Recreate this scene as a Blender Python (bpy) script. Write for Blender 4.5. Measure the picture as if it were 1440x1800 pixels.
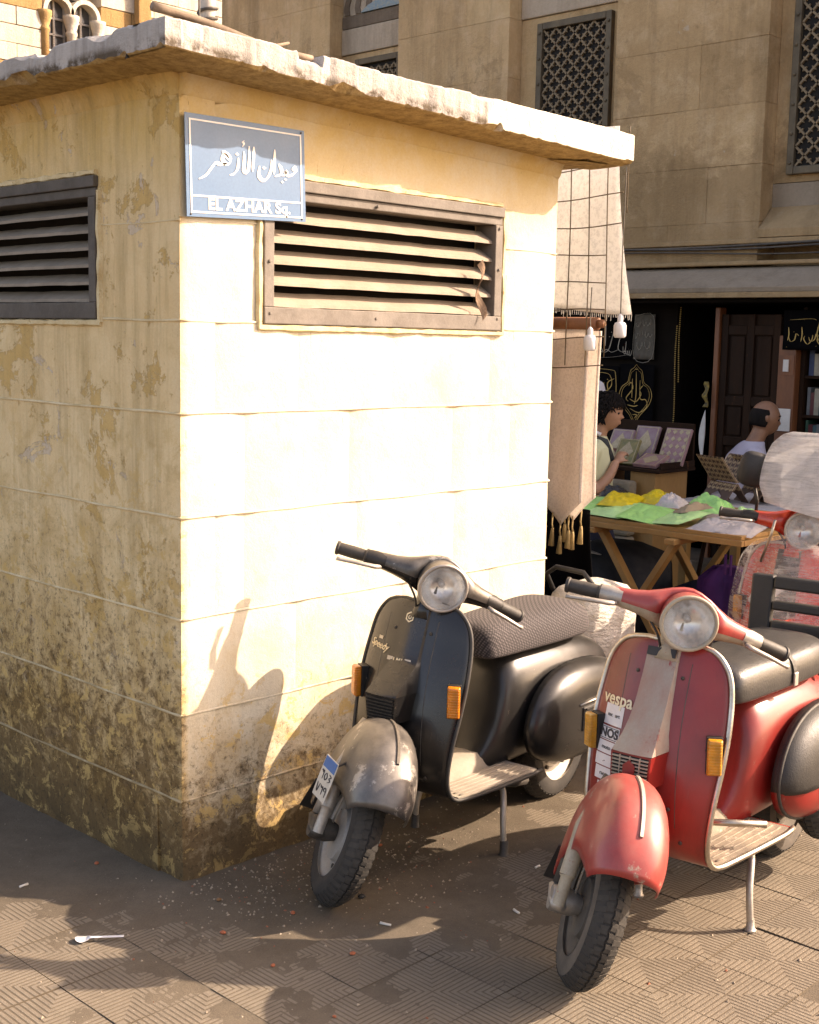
import bpy, bmesh, math, random
import numpy as np
from mathutils import Vector, Matrix, noise as mnoise
rnd = random.Random(7)
scene = bpy.context.scene
COL = scene.collection
for _o in list(bpy.data.objects):
    bpy.data.objects.remove(_o)

# ------------------------------------------------------------------ camera, sky, sun, exposure
# World frame: the near corner of the kiosk stands on the origin, +X runs along its sunlit wall, +Y along its shaded wall, +Z up.
FPX = 2256.3
_yaw, _pit, _rol = 0.805924, 0.133289, 0.0201586
CAM = np.array([-2.28135, -3.14343, 1.71583])
def _cam_rows():
    c, s = math.cos(_yaw), math.sin(_yaw)
    Y = np.array([[c, -s, 0], [s, c, 0], [0, 0, 1]])
    B = np.array([[1, 0, 0], [0, 0, -1], [0, 1, 0]], float)
    P = np.array([[1, 0, 0], [0, math.cos(_pit), -math.sin(_pit)], [0, math.sin(_pit), math.cos(_pit)]])
    Ro = np.array([[math.cos(_rol), -math.sin(_rol), 0], [math.sin(_rol), math.cos(_rol), 0], [0, 0, 1]])
    return Ro @ P @ B @ Y
RC = _cam_rows()
def meas(px, py, X=None, Y=None, Z=None):
    """where a sight line of the survey photograph meets a real plane of the place"""
    d = RC.T @ np.array([(px - 720.) / FPX, (py - 900.) / FPX, 1.])
    if X is not None: t = (X - CAM[0]) / d[0]
    elif Y is not None: t = (Y - CAM[1]) / d[1]
    else: t = (Z - CAM[2]) / d[2]
    return CAM + t * d
cam_d = bpy.data.cameras.new('camera'); cam = bpy.data.objects.new('camera', cam_d); COL.objects.link(cam)
cam_d.sensor_fit = 'VERTICAL'; cam_d.sensor_height = 36.0; cam_d.lens = 36.0 * FPX / 1800.0
cam_d.clip_start = 0.05; cam_d.clip_end = 2000
cam.matrix_world = Matrix(((RC[0][0], -RC[1][0], -RC[2][0], CAM[0]), (RC[0][1], -RC[1][1], -RC[2][1], CAM[1]), (RC[0][2], -RC[1][2], -RC[2][2], CAM[2]), (0, 0, 0, 1)))
scene.camera = cam

SUN_TO = Vector((-1.32, 1.0, -1.02)).normalized()          # the way sunlight travels
sun_d = bpy.data.lights.new('sun', 'SUN'); sun = bpy.data.objects.new('sun', sun_d); COL.objects.link(sun)
sun_d.energy = 3.35; sun_d.angle = math.radians(0.55); sun_d.color = (1.0, 0.965, 0.91)
sun.rotation_euler = SUN_TO.to_track_quat('-Z', 'Y').to_euler(); sun.location = (6, -5, 8)
world = bpy.data.worlds.new('World'); scene.world = world; world.use_nodes = True
_wn = world.node_tree.nodes; _wl = world.node_tree.links
_bg = _wn.get('Background'); _sky = _wn.new('ShaderNodeTexSky'); _sky.sky_type = 'NISHITA'; _sky.sun_disc = False
_sky.sun_elevation = math.asin(-SUN_TO.z); _sky.sun_rotation = math.atan2(-SUN_TO.x, -SUN_TO.y)
_sky.dust_density = 2.5; _sky.air_density = 0.75; _sky.ozone_density = 0.3
_wl.new(_sky.outputs[0], _bg.inputs[0]); _bg.inputs[1].default_value = 0.15
vs = scene.view_settings; vs.view_transform = 'Standard'; vs.look = 'None'; vs.gamma = 1.0; vs.exposure = 1.57; vs.use_curve_mapping = False
scene.display_settings.display_device = 'sRGB'
try:
    vs.use_white_balance = True; vs.white_balance_temperature = 8550; vs.white_balance_tint = 21
except Exception: pass
scene.render.engine = 'CYCLES'; scene.cycles.max_bounces = 8; scene.cycles.diffuse_bounces = 4; scene.cycles.use_denoising = True
scene.cycles.transparent_max_bounces = 16; scene.cycles.caustics_reflective = False; scene.cycles.caustics_refractive = False

# ------------------------------------------------------------------ object helpers
def tag(o, label=None, cat=None, group=None, kind=None):
    if label: o['label'] = label
    if cat: o['category'] = cat
    if group: o['group'] = group
    if kind: o['kind'] = kind
    return o
def empty(name, loc=(0, 0, 0), rot=(0, 0, 0), label=None, cat=None, group=None, kind=None):
    o = bpy.data.objects.new(name, None); COL.objects.link(o); o.location = loc; o.rotation_euler = rot; o.empty_display_size = .1
    return tag(o, label, cat, group, kind)
def link(name, me, mat=None, parent=None, smooth=None):
    o = bpy.data.objects.new(name, me); COL.objects.link(o)
    if mat is not None and not me.materials:
        for m in (mat if isinstance(mat, (list, tuple)) else [mat]): me.materials.append(m)
    if parent is not None: o.parent = parent
    if smooth is not None:
        me.polygons.foreach_set('use_smooth', [smooth] * len(me.polygons))
    return o
class G:
    """collects verts and faces of one piece"""
    def __init__(s): s.v = []; s.f = []; s.m = []
    def add(s, v, f, mi=0):
        b = len(s.v); s.v += [tuple(map(float, p)) for p in v]; s.f += [tuple(b + i for i in q) for q in f]; s.m += [mi] * len(f); return s
    def box(s, lo, hi, mi=0):
        x0, y0, z0 = lo; x1, y1, z1 = hi
        return s.add([(x0, y0, z0), (x1, y0, z0), (x1, y1, z0), (x0, y1, z0), (x0, y0, z1), (x1, y0, z1), (x1, y1, z1), (x0, y1, z1)],
                     [(0, 3, 2, 1), (4, 5, 6, 7), (0, 1, 5, 4), (1, 2, 6, 5), (2, 3, 7, 6), (3, 0, 4, 7)], mi)
    def bar(s, a, b, w, h, up=(0, 0, 1), mi=0):
        a = np.array(a, float); b = np.array(b, float); d = b - a; d /= np.linalg.norm(d)
        r = np.cross(d, up); r /= np.linalg.norm(r); u = np.cross(r, d); r *= w / 2; u *= h / 2
        v = [a - r - u, a + r - u, a + r + u, a - r + u, b - r - u, b + r - u, b + r + u, b - r + u]
        return s.add(v, [(0, 3, 2, 1), (4, 5, 6, 7), (0, 1, 5, 4), (1, 2, 6, 5), (2, 3, 7, 6), (3, 0, 4, 7)][::1], mi)
    def rings(s, R, closed=True, caps=True, mi=0, loop=False):
        n = len(R[0]); b = len(s.v); v = [p for r in R for p in r]; f = []
        K = len(R)
        for i in range(K if loop else K - 1):
            j2 = (i + 1) % K
            for k in range(n if closed else n - 1):
                k2 = (k + 1) % n; f.append((i * n + k, i * n + k2, j2 * n + k2, j2 * n + k))
        if caps and closed and not loop: f.append(tuple(range(n))[::-1]); f.append(tuple((K - 1) * n + k for k in range(n)))
        return s.add(v, f, mi)
    def tube(s, P, r, seg=10, mi=0, caps=True, loop=False, flat=1.0):
        P = [np.array(p, float) for p in P]; n = len(P); rr = [r] * n if np.isscalar(r) else list(r); R = []
        up = None
        for i in range(n):
            d = (P[(i + 1) % n] - P[i - 1]) if loop else P[min(i + 1, n - 1)] - P[max(i - 1, 0)]
            d /= (np.linalg.norm(d) + 1e-12)
            if up is None:
                up = np.array([0, 0, 1.]) if abs(d[2]) < .9 else np.array([1., 0, 0])
            a = np.cross(d, up); a /= np.linalg.norm(a) + 1e-12; b = np.cross(a, d); up = b
            R.append([P[i] + rr[i] * (math.cos(t) * a + flat * math.sin(t) * b) for t in [2 * math.pi * k / seg for k in range(seg)]])
        return s.rings(R, True, caps, mi, loop)
    def lathe(s, prof, seg=24, c=(0, 0, 0), axis='z', mi=0, caps=True):
        R = []
        for r, h in prof:
            ring = []
            for k in range(seg):
                t = 2 * math.pi * k / seg; x, y = r * math.cos(t), r * math.sin(t)
                ring.append({'z': (c[0] + x, c[1] + y, c[2] + h), 'y': (c[0] + y, c[1] + h, c[2] + x), 'x': (c[0] + h, c[1] + x, c[2] + y)}[axis])
            R.append(ring)
        return s.rings(R, True, caps, mi)
    def grid(s, fn, nu, nv, mi=0):
        v = [fn(i / nu, j / nv) for i in range(nu + 1) for j in range(nv + 1)]; w = nv + 1
        return s.add(v, [(i * w + j, (i + 1) * w + j, (i + 1) * w + j + 1, i * w + j + 1) for i in range(nu) for j in range(nv)], mi)
    def prism(s, poly, fn, d0, d1, mi=0):
        """2-D outline extruded: fn(a, b, depth) -> point"""
        n = len(poly); v = [fn(a, b, d0) for a, b in poly] + [fn(a, b, d1) for a, b in poly]
        f = [tuple(range(n))[::-1], tuple(range(n, 2 * n))] + [(i, (i + 1) % n, n + (i + 1) % n, n + i) for i in range(n)]
        return s.add(v, f, mi)
    def map(s, fn): s.v = [tuple(fn(np.array(p))) for p in s.v]; return s
    def mesh(s, name='mesh'):
        me = bpy.data.meshes.new(name); me.from_pydata(s.v, [], s.f)
        if any(s.m): me.polygons.foreach_set('material_index', s.m)
        bm = bmesh.new(); bm.from_mesh(me); bmesh.ops.recalc_face_normals(bm, faces=bm.faces); bm.to_mesh(me); bm.free()
        me.update(); return me
    def build(s, name, mat, parent=None, smooth=False, bevel=0, seg=2, sub=0, solid=0, angle=None):
        o = link(name, s.mesh(name), mat, parent, smooth)
        if solid: m = o.modifiers.new('solid', 'SOLIDIFY'); m.thickness = solid; m.offset = 0
        if bevel: m = o.modifiers.new('bevel', 'BEVEL'); m.width = bevel; m.segments = seg; m.limit_method = 'ANGLE'; m.angle_limit = math.radians(35)
        if sub: m = o.modifiers.new('sub', 'SUBSURF'); m.levels = sub; m.render_levels = sub
        if angle:
            me = o.data; me.polygons.foreach_set('use_smooth', [True] * len(me.polygons))
            bm = bmesh.new(); bm.from_mesh(me)
            for e in bm.edges:
                if len(e.link_faces) == 2 and e.calc_face_angle(0) > math.radians(angle): e.smooth = False
            bm.to_mesh(me); bm.free()
        return o
def lerp(a, b, t): return a + (b - a) * t
def interp(T, t):
    """piecewise linear table [(t, a, b, ...)]"""
    if t <= T[0][0]: return T[0][1:]
    for p, q in zip(T, T[1:]):
        if t <= q[0]:
            k = (t - p[0]) / (q[0] - p[0]); return tuple(lerp(a, b, k) for a, b in zip(p[1:], q[1:]))
    return T[-1][1:]
def smooth_interp(T, t):
    xs = [p[0] for p in T]; out = []
    i = max(0, min(len(xs) - 2, next((k for k in range(len(xs) - 1) if t <= xs[k + 1]), len(xs) - 2)))
    k = min(1, max(0, (t - xs[i]) / (xs[i + 1] - xs[i])))
    for c in range(1, len(T[0])):
        p0 = T[max(i - 1, 0)][c]; p1 = T[i][c]; p2 = T[i + 1][c]; p3 = T[min(i + 2, len(T) - 1)][c]
        out.append(.5 * (2 * p1 + (p2 - p0) * k + (2 * p0 - 5 * p1 + 4 * p2 - p3) * k * k + (3 * p1 - p0 - 3 * p2 + p3) * k ** 3))
    return tuple(out)
def nz(x, y=0, z=0, s=1.0): return mnoise.noise(Vector((x * s, y * s, z * s)))
def strokes(g, L, fn, d0, d1, nib=.6, w=1.0, wmin=.25, mi=0):
    """pen strokes: L = [(width, [(x, y), ...]), ...] drawn with a broad nib, fn(x, y, depth) -> point"""
    for wd, P in L:
        if len(P) == 1:
            x, y = P[0]; h = wd * w / 2 * 1.25
            g.prism([(x - h, y), (x, y - h), (x + h, y), (x, y + h)], fn, d0, d1, mi); continue
        Q = []
        for i in range(len(P) - 1):
            for k in range(4):
                T = [(j, P[max(0, min(len(P) - 1, j))][0], P[max(0, min(len(P) - 1, j))][1]) for j in range(i - 1, i + 3)]
                Q.append(smooth_interp(T, i + k / 4))
        Q.append(P[-1]); n = len(Q); Lf = []; Rt = []
        for i, (x, y) in enumerate(Q):
            dx = Q[min(i + 1, n - 1)][0] - Q[max(i - 1, 0)][0]; dy = Q[min(i + 1, n - 1)][1] - Q[max(i - 1, 0)][1]
            l = math.hypot(dx, dy) + 1e-9; nx, ny = -dy / l, dx / l
            a = math.atan2(dy, dx); h = wd * w / 2 * (wmin + (1 - wmin) * abs(math.sin(a - nib)))
            h *= min(1, .35 + 3 * min(i, n - 1 - i) / n)
            Lf.append((x + nx * h, y + ny * h)); Rt.append((x - nx * h, y - ny * h))
        R = [[fn(*Lf[i], d0), fn(*Lf[i], d1), fn(*Rt[i], d1), fn(*Rt[i], d0)] for i in range(n)]
        g.rings(R, True, True, mi)
    return g
def text_geo(body, size=1.0, bold=0.0, extr=.02, shear=0.0, space=1.0):
    cu = bpy.data.curves.new('lettering', 'FONT'); cu.body = body; cu.size = size; cu.extrude = extr; cu.offset = bold; cu.shear = shear
    cu.space_character = space; cu.align_x = 'CENTER'; cu.align_y = 'CENTER'; cu.resolution_u = 3
    o = bpy.data.objects.new('lettering', cu); COL.objects.link(o); bpy.context.view_layer.update()
    me = bpy.data.meshes.new_from_object(o.evaluated_get(bpy.context.evaluated_depsgraph_get()))
    g = G(); g.add([v.co[:] for v in me.vertices], [tuple(p.vertices) for p in me.polygons])
    bpy.data.objects.remove(o); bpy.data.curves.remove(cu); bpy.data.meshes.remove(me); return g

# ------------------------------------------------------------------ material helpers
class NT:
    def __init__(s, name):
        m = bpy.data.materials.new(name); m.use_nodes = True; s.m = m; s.t = m.node_tree; s.n = s.t.nodes; s.l = s.t.links
        s.b = s.n.get('Principled BSDF'); s.out = s.n.get('Material Output'); s.tc = s.n.new('ShaderNodeTexCoord')
    def set(s, **k):
        for a, v in k.items(): s.put(s.b.inputs[a.replace('_', ' ')], v)
        return s
    def put(s, sock, v):
        if hasattr(v, 'is_linked') or v.__class__.__name__.startswith('NodeSocket'): s.l.new(v, sock)
        elif isinstance(v, (tuple, list)) and sock.type == 'RGBA': sock.default_value = (*v[:3], 1)
        else: sock.default_value = v
    def pos(s, kind='Object', scale=(1, 1, 1), loc=(0, 0, 0), rot=(0, 0, 0)):
        mp = s.n.new('ShaderNodeMapping'); s.l.new(s.tc.outputs[kind], mp.inputs[0]); mp.inputs['Scale'].default_value = scale
        mp.inputs['Location'].default_value = loc; mp.inputs['Rotation'].default_value = rot; return mp.outputs[0]
    def world(s):
        g = s.n.new('ShaderNodeNewGeometry'); return g.outputs['Position']
    def noise(s, vec, scale=5, detail=6, rough=.6, dist=0):
        t = s.n.new('ShaderNodeTexNoise'); s.l.new(vec, t.inputs['Vector']); t.inputs['Scale'].default_value = scale
        t.inputs['Detail'].default_value = detail; t.inputs['Roughness'].default_value = rough; t.inputs['Distortion'].default_value = dist; return t.outputs[0]
    def voro(s, vec, scale=5, feature='F1', out=0):
        t = s.n.new('ShaderNodeTexVoronoi'); t.feature = feature; s.l.new(vec, t.inputs['Vector']); t.inputs['Scale'].default_value = scale; return t.outputs[out]
    def ramp(s, fac, stops, mode='LINEAR'):
        r = s.n.new('ShaderNodeValToRGB'); r.color_ramp.interpolation = mode; e = r.color_ramp.elements
        while len(e) < len(stops): e.new(.5)
        for q, (p, c) in zip(e, stops):
            q.position = p; q.color = (c, c, c, 1) if np.isscalar(c) else (*c[:3], 1)
        s.put(r.inputs[0], fac); return r.outputs[0]
    def mix(s, fac, a, b, mode='MIX'):
        x = s.n.new('ShaderNodeMix'); x.data_type = 'RGBA'; x.blend_type = mode; x.clamp_result = False
        s.put(x.inputs[0], fac); s.put(x.inputs[6], a); s.put(x.inputs[7], b); return x.outputs[2]
    def math(s, op, a, b=0.0, c=0.0, clamp=False):
        x = s.n.new('ShaderNodeMath'); x.operation = op; x.use_clamp = clamp
        for i, v in enumerate((a, b, c)): s.put(x.inputs[i], v)
        return x.outputs[0]
    def sep(s, vec):
        x = s.n.new('ShaderNodeSeparateXYZ'); s.l.new(vec, x.inputs[0]); return x.outputs
    def normal_z(s):
        g = s.n.new('ShaderNodeNewGeometry'); return s.sep(g.outputs['Normal'])[2]
    def rng(s, v, a, b, c=0.0, d=1.0):
        x = s.n.new('ShaderNodeMapRange'); x.clamp = True; s.put(x.inputs[0], v)
        for i, q in enumerate((a, b, c, d)): x.inputs[i + 1].default_value = q
        return x.outputs[0]
    def bump(s, h, strength=.3, dist=.01, base=None):
        x = s.n.new('ShaderNodeBump'); x.inputs['Strength'].default_value = strength; x.inputs['Distance'].default_value = dist
        s.put(x.inputs['Height'], h)
        if base is not None: s.l.new(base, x.inputs['Normal'])
        s.l.new(x.outputs[0], s.b.inputs['Normal']); return x.outputs[0]
def M(name, c1, c2=None, scale=6, rough=.6, metal=0.0, bump=0.0, bscale=60, bdist=.004, dust=0.0, dustc=(.36, .29, .2), coat=0.0, kind='Object', rvar=.12, wear=None, spec=.5, stretch=(1, 1, 1), chips=None):
    n = NT(name); p = n.pos(kind, stretch); a = n.noise(p, scale, 7, .62)
    col = n.mix(n.rng(a, .34, .66), c1, c2 if c2 else tuple(x * .72 for x in c1))
    if wear:
        w = n.noise(p, scale * 2.3, 9, .72); col = n.mix(n.rng(w, wear[0], wear[0] + .05), col, wear[1])
    if chips:
        gm = n.noise(n.pos(kind, (6, 6, 1.2)), 2.2, 8, .72); col = n.mix(n.math('MULTIPLY', n.rng(gm, .50, .70), .45), col, tuple(v * .35 for v in c1))
        ch = n.math('MULTIPLY', n.rng(n.noise(p, 55, 6, .8), .655, .675), n.rng(n.noise(p, 5, 4, .6), .42, .6)); col = n.mix(ch, col, chips)
        sr = n.math('MULTIPLY', n.rng(n.noise(n.pos(kind, (40, 90, 6), rot=(.5, .2, .3)), 1.0, 5, .7), .69, .71), n.rng(n.noise(p, 3, 4, .6), .45, .6)); col = n.mix(n.math('MULTIPLY', sr, .7), col, chips)
    fine = n.noise(p, bscale * 2, 4, .7)
    col = n.mix(.22, col, n.ramp(fine, [(.3, .35), (.7, .75)]), 'OVERLAY')
    r = n.math('ADD', n.math('MULTIPLY', n.noise(p, scale * 3, 5), rvar * 2), rough - rvar)
    if dust > 0:
        up = n.rng(n.normal_z(), -.3, .95); d = n.math('MULTIPLY', n.math('MULTIPLY', up, n.rng(n.noise(p, scale * 1.7, 8, .7), .25, .75)), dust, clamp=True)
        d = n.math('ADD', d, n.math('MULTIPLY', n.rng(n.noise(p, bscale * 1.3, 3, .8), .6, .75), dust * .25), clamp=True)
        col = n.mix(d, col, dustc); r = n.math('ADD', r, n.math('MULTIPLY', d, .5), clamp=True)
    n.set(Base_Color=col, Roughness=r, Metallic=metal, Specular_IOR_Level=spec)
    if coat: n.set(Coat_Weight=coat, Coat_Roughness=.12)
    if bump: n.bump(n.noise(p, bscale, 6, .65), bump, bdist)
    return n.m
# ------------------------------------------------------------------ kiosk materials
def wall_mat():
    n = NT('painted_plaster'); P = n.world(); x, y, z = n.sep(P)
    def st(sc):
        mp = n.n.new('ShaderNodeMapping'); n.l.new(P, mp.inputs[0]); mp.inputs['Scale'].default_value = sc; return mp.outputs[0]
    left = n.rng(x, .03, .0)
    a = n.noise(P, 1.9, 8, .65); b = n.noise(P, 6.5, 9, .7, .6); c = n.noise(P, 23, 8, .72); fine = n.noise(P, 120, 5, .7)
    streak = n.noise(st((9, 9, .7)), 1.6, 8, .7); blot = n.noise(P, 3.6, 10, .74, .25)
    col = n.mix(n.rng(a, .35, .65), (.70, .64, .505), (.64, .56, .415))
    col = n.mix(n.math('MULTIPLY', left, .85), col, n.mix(n.rng(a, .35, .65), (.83, .645, .36), (.74, .525, .255)))  # warm tone of the shade put into the left wall's paint colour
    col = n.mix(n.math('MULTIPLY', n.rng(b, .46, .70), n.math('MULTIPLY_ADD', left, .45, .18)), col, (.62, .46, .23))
    # big faded blotches of the sunlit side
    bl = n.rng(n.noise(P, 3.8, 10, .72, .9), .56, .66); col = n.mix(n.math('MULTIPLY', bl, .28), col, (.58, .46, .27))
    # yellow tint of the eave shadow, put into the wall colour
    top = n.math('MULTIPLY', n.rng(z, 2.10, 2.36), n.rng(n.noise(P, 2.6, 7, .7), .28, .55))
    col = n.mix(n.math('MULTIPLY', top, n.math('MULTIPLY_ADD', left, .05, .78)), col, (.64, .44, .15))
    # flaked patches: ochre undercoat, grey render
    lf = n.math('MULTIPLY_ADD', left, .58, .10)
    pe = n.math('MULTIPLY', n.rng(blot, .565, .575), lf); col = n.mix(pe, col, (.56, .35, .10))
    pg = n.math('MULTIPLY', n.rng(n.noise(P, 4.4, 10, .72, .8), .615, .625), lf); col = n.mix(pg, col, (.58, .50, .42))
    # rain streaks
    col = n.mix(n.math('MULTIPLY', n.rng(streak, .46, .70), n.math('MULTIPLY_ADD', left, .52, .07)), col, (.33, .23, .10))
    # splash dirt and mould rising from the pavement; the shaded side is much dirtier
    hl = n.rng(z, 1.70, .0); hr = n.rng(z, .80, .0); h = n.math('ADD', n.math('MULTIPLY', left, hl), n.math('MULTIPLY', n.math('SUBTRACT', 1.0, left), hr))
    d1 = n.rng(n.math('ADD', n.math('MULTIPLY', h, .46), n.math('MULTIPLY', b, .80)), .50, .80)
    col = n.mix(n.math('MULTIPLY', d1, .70), col, (.43, .275, .10))
    mott = n.noise(P, 17, 10, .78, .4)
    d2 = n.rng(n.math('ADD', n.math('MULTIPLY', h, .40), n.math('MULTIPLY', mott, .78)), .61, .73)
    col = n.mix(n.math('MULTIPLY', d2, .82), col, (.125, .070, .026))
    d5 = n.math('MULTIPLY', n.rng(n.noise(P, 48, 8, .8), .53, .60), n.rng(h, .22, .6)); col = n.mix(n.math('MULTIPLY', d5, .75), col, (.06, .042, .022))
    d4 = n.math('MULTIPLY', n.rng(n.noise(P, 12, 10, .76, .5), .555, .575), n.rng(h, .05, .4)); col = n.mix(n.math('MULTIPLY', d4, .8), col, (.60, .41, .16))
    d3 = n.math('MULTIPLY', n.rng(z, .30, .02), n.rng(b, .25, .6)); col = n.mix(n.math('MULTIPLY', d3, .75), col, (.065, .046, .026))
    # pocks and hairline scuffs
    sp = n.rng(n.noise(st((34, 34, 20)), 1.0, 8, .84),   .628, .672); col = n.mix(n.math('MULTIPLY', sp, .85), col, (.27, .165, .06))
    sc = n.rng(n.noise(st((70, 70, 9)), 1.0, 5, .7), .675, .705); col = n.mix(n.math('MULTIPLY', sc, .75), col, (.30, .19, .075))
    col = n.mix(.25, col, n.ramp(fine, [(.3, .38), (.7, .66)]), 'OVERLAY')
    n.set(Base_Color=col, Roughness=.88, Specular_IOR_Level=.2)
    hgt = n.math('ADD', n.math('MULTIPLY', c, .6), n.math('MULTIPLY', n.math('ADD', pe, pg), -.35)); hgt = n.math('ADD', hgt, n.math('MULTIPLY', fine, .25))
    hgt = n.math('ADD', hgt, n.math('MULTIPLY', b, .8))
    n.bump(hgt, .75, .007); return n.m
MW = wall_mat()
def slab_mat():
    n = NT('weathered_concrete'); P = n.world(); x, y, z = n.sep(P)
    a = n.noise(P, 5, 9, .7); b = n.noise(P, 26, 8, .75); mp = n.n.new('ShaderNodeMapping'); n.l.new(P, mp.inputs[0]); mp.inputs['Scale'].default_value = (14, 14, 1.5)
    s = n.noise(mp.outputs[0], 1.5, 7, .7)
    grey = n.mix(n.rng(a, .35, .68), (.52, .49, .45), (.36, .335, .305)); grey = n.mix(n.math('MULTIPLY', n.rng(s, .5, .7), .5), grey, (.16, .14, .125))
    cream = n.mix(n.rng(b, .5, .68), (.80, .73, .58), (.46, .41, .39))
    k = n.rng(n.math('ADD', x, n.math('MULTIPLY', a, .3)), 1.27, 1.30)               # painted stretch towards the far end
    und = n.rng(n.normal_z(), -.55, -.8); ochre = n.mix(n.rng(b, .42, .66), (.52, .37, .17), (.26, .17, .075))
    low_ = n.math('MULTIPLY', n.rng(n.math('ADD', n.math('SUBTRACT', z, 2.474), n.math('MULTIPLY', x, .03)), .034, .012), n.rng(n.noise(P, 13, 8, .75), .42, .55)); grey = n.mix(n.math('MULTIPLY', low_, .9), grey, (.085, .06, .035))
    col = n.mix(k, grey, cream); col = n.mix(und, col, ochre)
    n.set(Base_Color=col, Roughness=.92, Specular_IOR_Level=.15); n.bump(n.math('ADD', b, n.noise(P, 90, 6, .7)), .7, .008); return n.m
MSLAB = slab_mat()
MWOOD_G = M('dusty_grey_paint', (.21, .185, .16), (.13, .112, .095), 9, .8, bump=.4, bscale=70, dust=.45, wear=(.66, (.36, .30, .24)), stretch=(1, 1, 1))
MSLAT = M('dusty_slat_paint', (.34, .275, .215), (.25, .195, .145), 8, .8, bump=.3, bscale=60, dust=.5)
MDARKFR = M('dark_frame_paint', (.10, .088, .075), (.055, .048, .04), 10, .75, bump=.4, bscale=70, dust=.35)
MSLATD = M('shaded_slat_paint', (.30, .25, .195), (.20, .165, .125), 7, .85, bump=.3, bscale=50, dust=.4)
MVOID = M('vent_void', (.012, .010, .008), (.008, .007, .006), 4, .9)
MCREAM = M('loose_plaster', (.74, .62, .38), (.55, .42, .22), 14, .9, bump=.7, bscale=60, wear=(.6, (.40, .28, .12)))

# ------------------------------------------------------------------ ground
TP = .278; TX0, TY0 = .794 - TP * 20, -1.395 - TP * 20      # tile lattice measured on the pavement
def ground_mat(name, base, base2, tile=False):
    n = NT(name); P = n.world(); a = n.noise(P, 2.2, 9, .7, .5); b = n.noise(P, 11, 9, .75); c = n.noise(P, 70, 7, .75); f = n.noise(P, 260, 4, .7)
    col = n.mix(n.rng(a, .35, .66), base, base2); col = n.mix(n.math('MULTIPLY', n.rng(b, .45, .7), .45), col, tuple(v * .55 for v in base))
    sp = n.rng(n.voro(P, 46), .10, .06); sp = n.math('MULTIPLY', sp, n.rng(n.noise(P, 5, 4), .45, .62)); col = n.mix(n.math('MULTIPLY', sp, .6), col, (.50, .44, .34))
    col = n.mix(n.rng(c, .62, .74), col, tuple(v * .5 for v in base)); col = n.mix(.4, col, n.ramp(f, [(.28, .3), (.72, .72)]), 'OVERLAY')
    if tile:
        oz = n.sep(n.pos())[2]; col = n.mix(n.math('MULTIPLY', n.rng(oz, -.0002, -.0007), .72), col, (.095, .070, .045))  # groove dirt, deepened in place of the shading that shallow ridges lack
        big = n.rng(n.noise(P, 1.1, 8, .7, .6), .46, .62); col = n.mix(n.math('MULTIPLY', big, .3), col, (.19, .150, .108))
        oi = n.n.new('ShaderNodeObjectInfo'); col = n.mix(.3, col, n.ramp(oi.outputs['Random'], [(0, .38), (1, .58)]), 'OVERLAY')
    n.set(Base_Color=col, Roughness=.92, Specular_IOR_Level=.2); n.bump(n.math('ADD', n.math('MULTIPLY', c, .8), n.math('MULTIPLY', f, .35)), .6, .005); return n.m
MG = ground_mat('dusty_asphalt', (.170, .132, .092), (.125, .095, .064))
MTILE = ground_mat('dusty_cement_tile', (.232, .195, .148), (.180, .149, .111), True)
MDIRT = ground_mat('packed_dirt', (.158, .128, .093), (.112, .089, .063))
gr = G(); gr.add([(-60, -60, -.012), (80, -60, -.012), (80, 80, -.012), (-60, 80, -.012)], [(0, 1, 2, 3)])
ground = gr.build('ground', MG); tag(ground, 'dusty brown pavement around the kiosk', 'ground', kind='structure')
def tile_mesh():
    g = G(); h = TP / 2; top = 0.0; gap = .0022
    g.box((gap, gap, -.02), (TP - gap, TP - gap, -.0008))
    N = 7; p = (h - .004) / (N + 1.6)
    for qx in (0, 1):
        for qy in (0, 1):
            def T(a, b, z, qx=qx, qy=qy):
                X = gap + a if qx == 0 else TP - gap - a; Y = gap + b if qy == 0 else TP - gap - b; return (X, Y, z)
            def L(r0, r1):
                poly = [(0, r0), (r0, r0), (r0, 0), (r1, 0), (r1, r1), (0, r1)]; e = .0016
                lo = [(0, r0), (r0, r0), (r0, 0), (r1, 0), (r1, r1), (0, r1)]; hi = [(0, r0 + e), (r0 + e, r0 + e), (r0 + e, 0), (r1 - e, 0), (r1 - e, r1 - e), (0, r1 - e)]
                v = [T(a, b, -.0009) for a, b in lo] + [T(a, b, top) for a, b in hi]
                g.add(v, [(6, 7, 10, 11), (7, 8, 9, 10), (0, 1, 7, 6), (1, 2, 8, 7), (3, 4, 10, 9), (4, 5, 11, 10)])
            s = 1.6 * p; e = .002
            g.add([T(0, 0, top), T(s - e, 0, top), T(s - e, s - e, top), T(0, s - e, top), T(s, 0, -.0009), T(s, s, -.0009), T(0, s, -.0009)], [(0, 1, 2, 3), (1, 4, 5, 2), (2, 5, 6, 3)])
            for i in range(N): L(1.6 * p + i * p + p * .22, 1.6 * p + (i + 1) * p)
    return g.mesh('tile')
_tm = tile_mesh(); _tm.materials.append(MTILE)
cells = []
for i in range(60):
    for j in range(60):
        x0, y0 = TX0 + i * TP, TY0 + j * TP; c = np.array([x0 + TP / 2, y0 + TP / 2, 0.]); q = RC @ (c - CAM)
        if q[2] < .5: continue
        u, v = FPX * q[0] / q[2] + 720, FPX * q[1] / q[2] + 900
        if -90 < u < 1530 and v < 1910 and q[2] < 6.0 and not (x0 + TP > .02 and x0 < 1.80 and y0 + TP > .02 and y0 < 1.9): cells.append((q[2], x0, y0))
cells.sort()
for d, x0, y0 in cells[:300]:
    o = bpy.data.objects.new('tile', _tm); COL.objects.link(o); o.parent = ground
    o.location = (x0, y0, rnd.uniform(-.0022, .0010)); o.rotation_euler = (rnd.gauss(0, .0035), rnd.gauss(0, .0035), rnd.gauss(0, .002))
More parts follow.
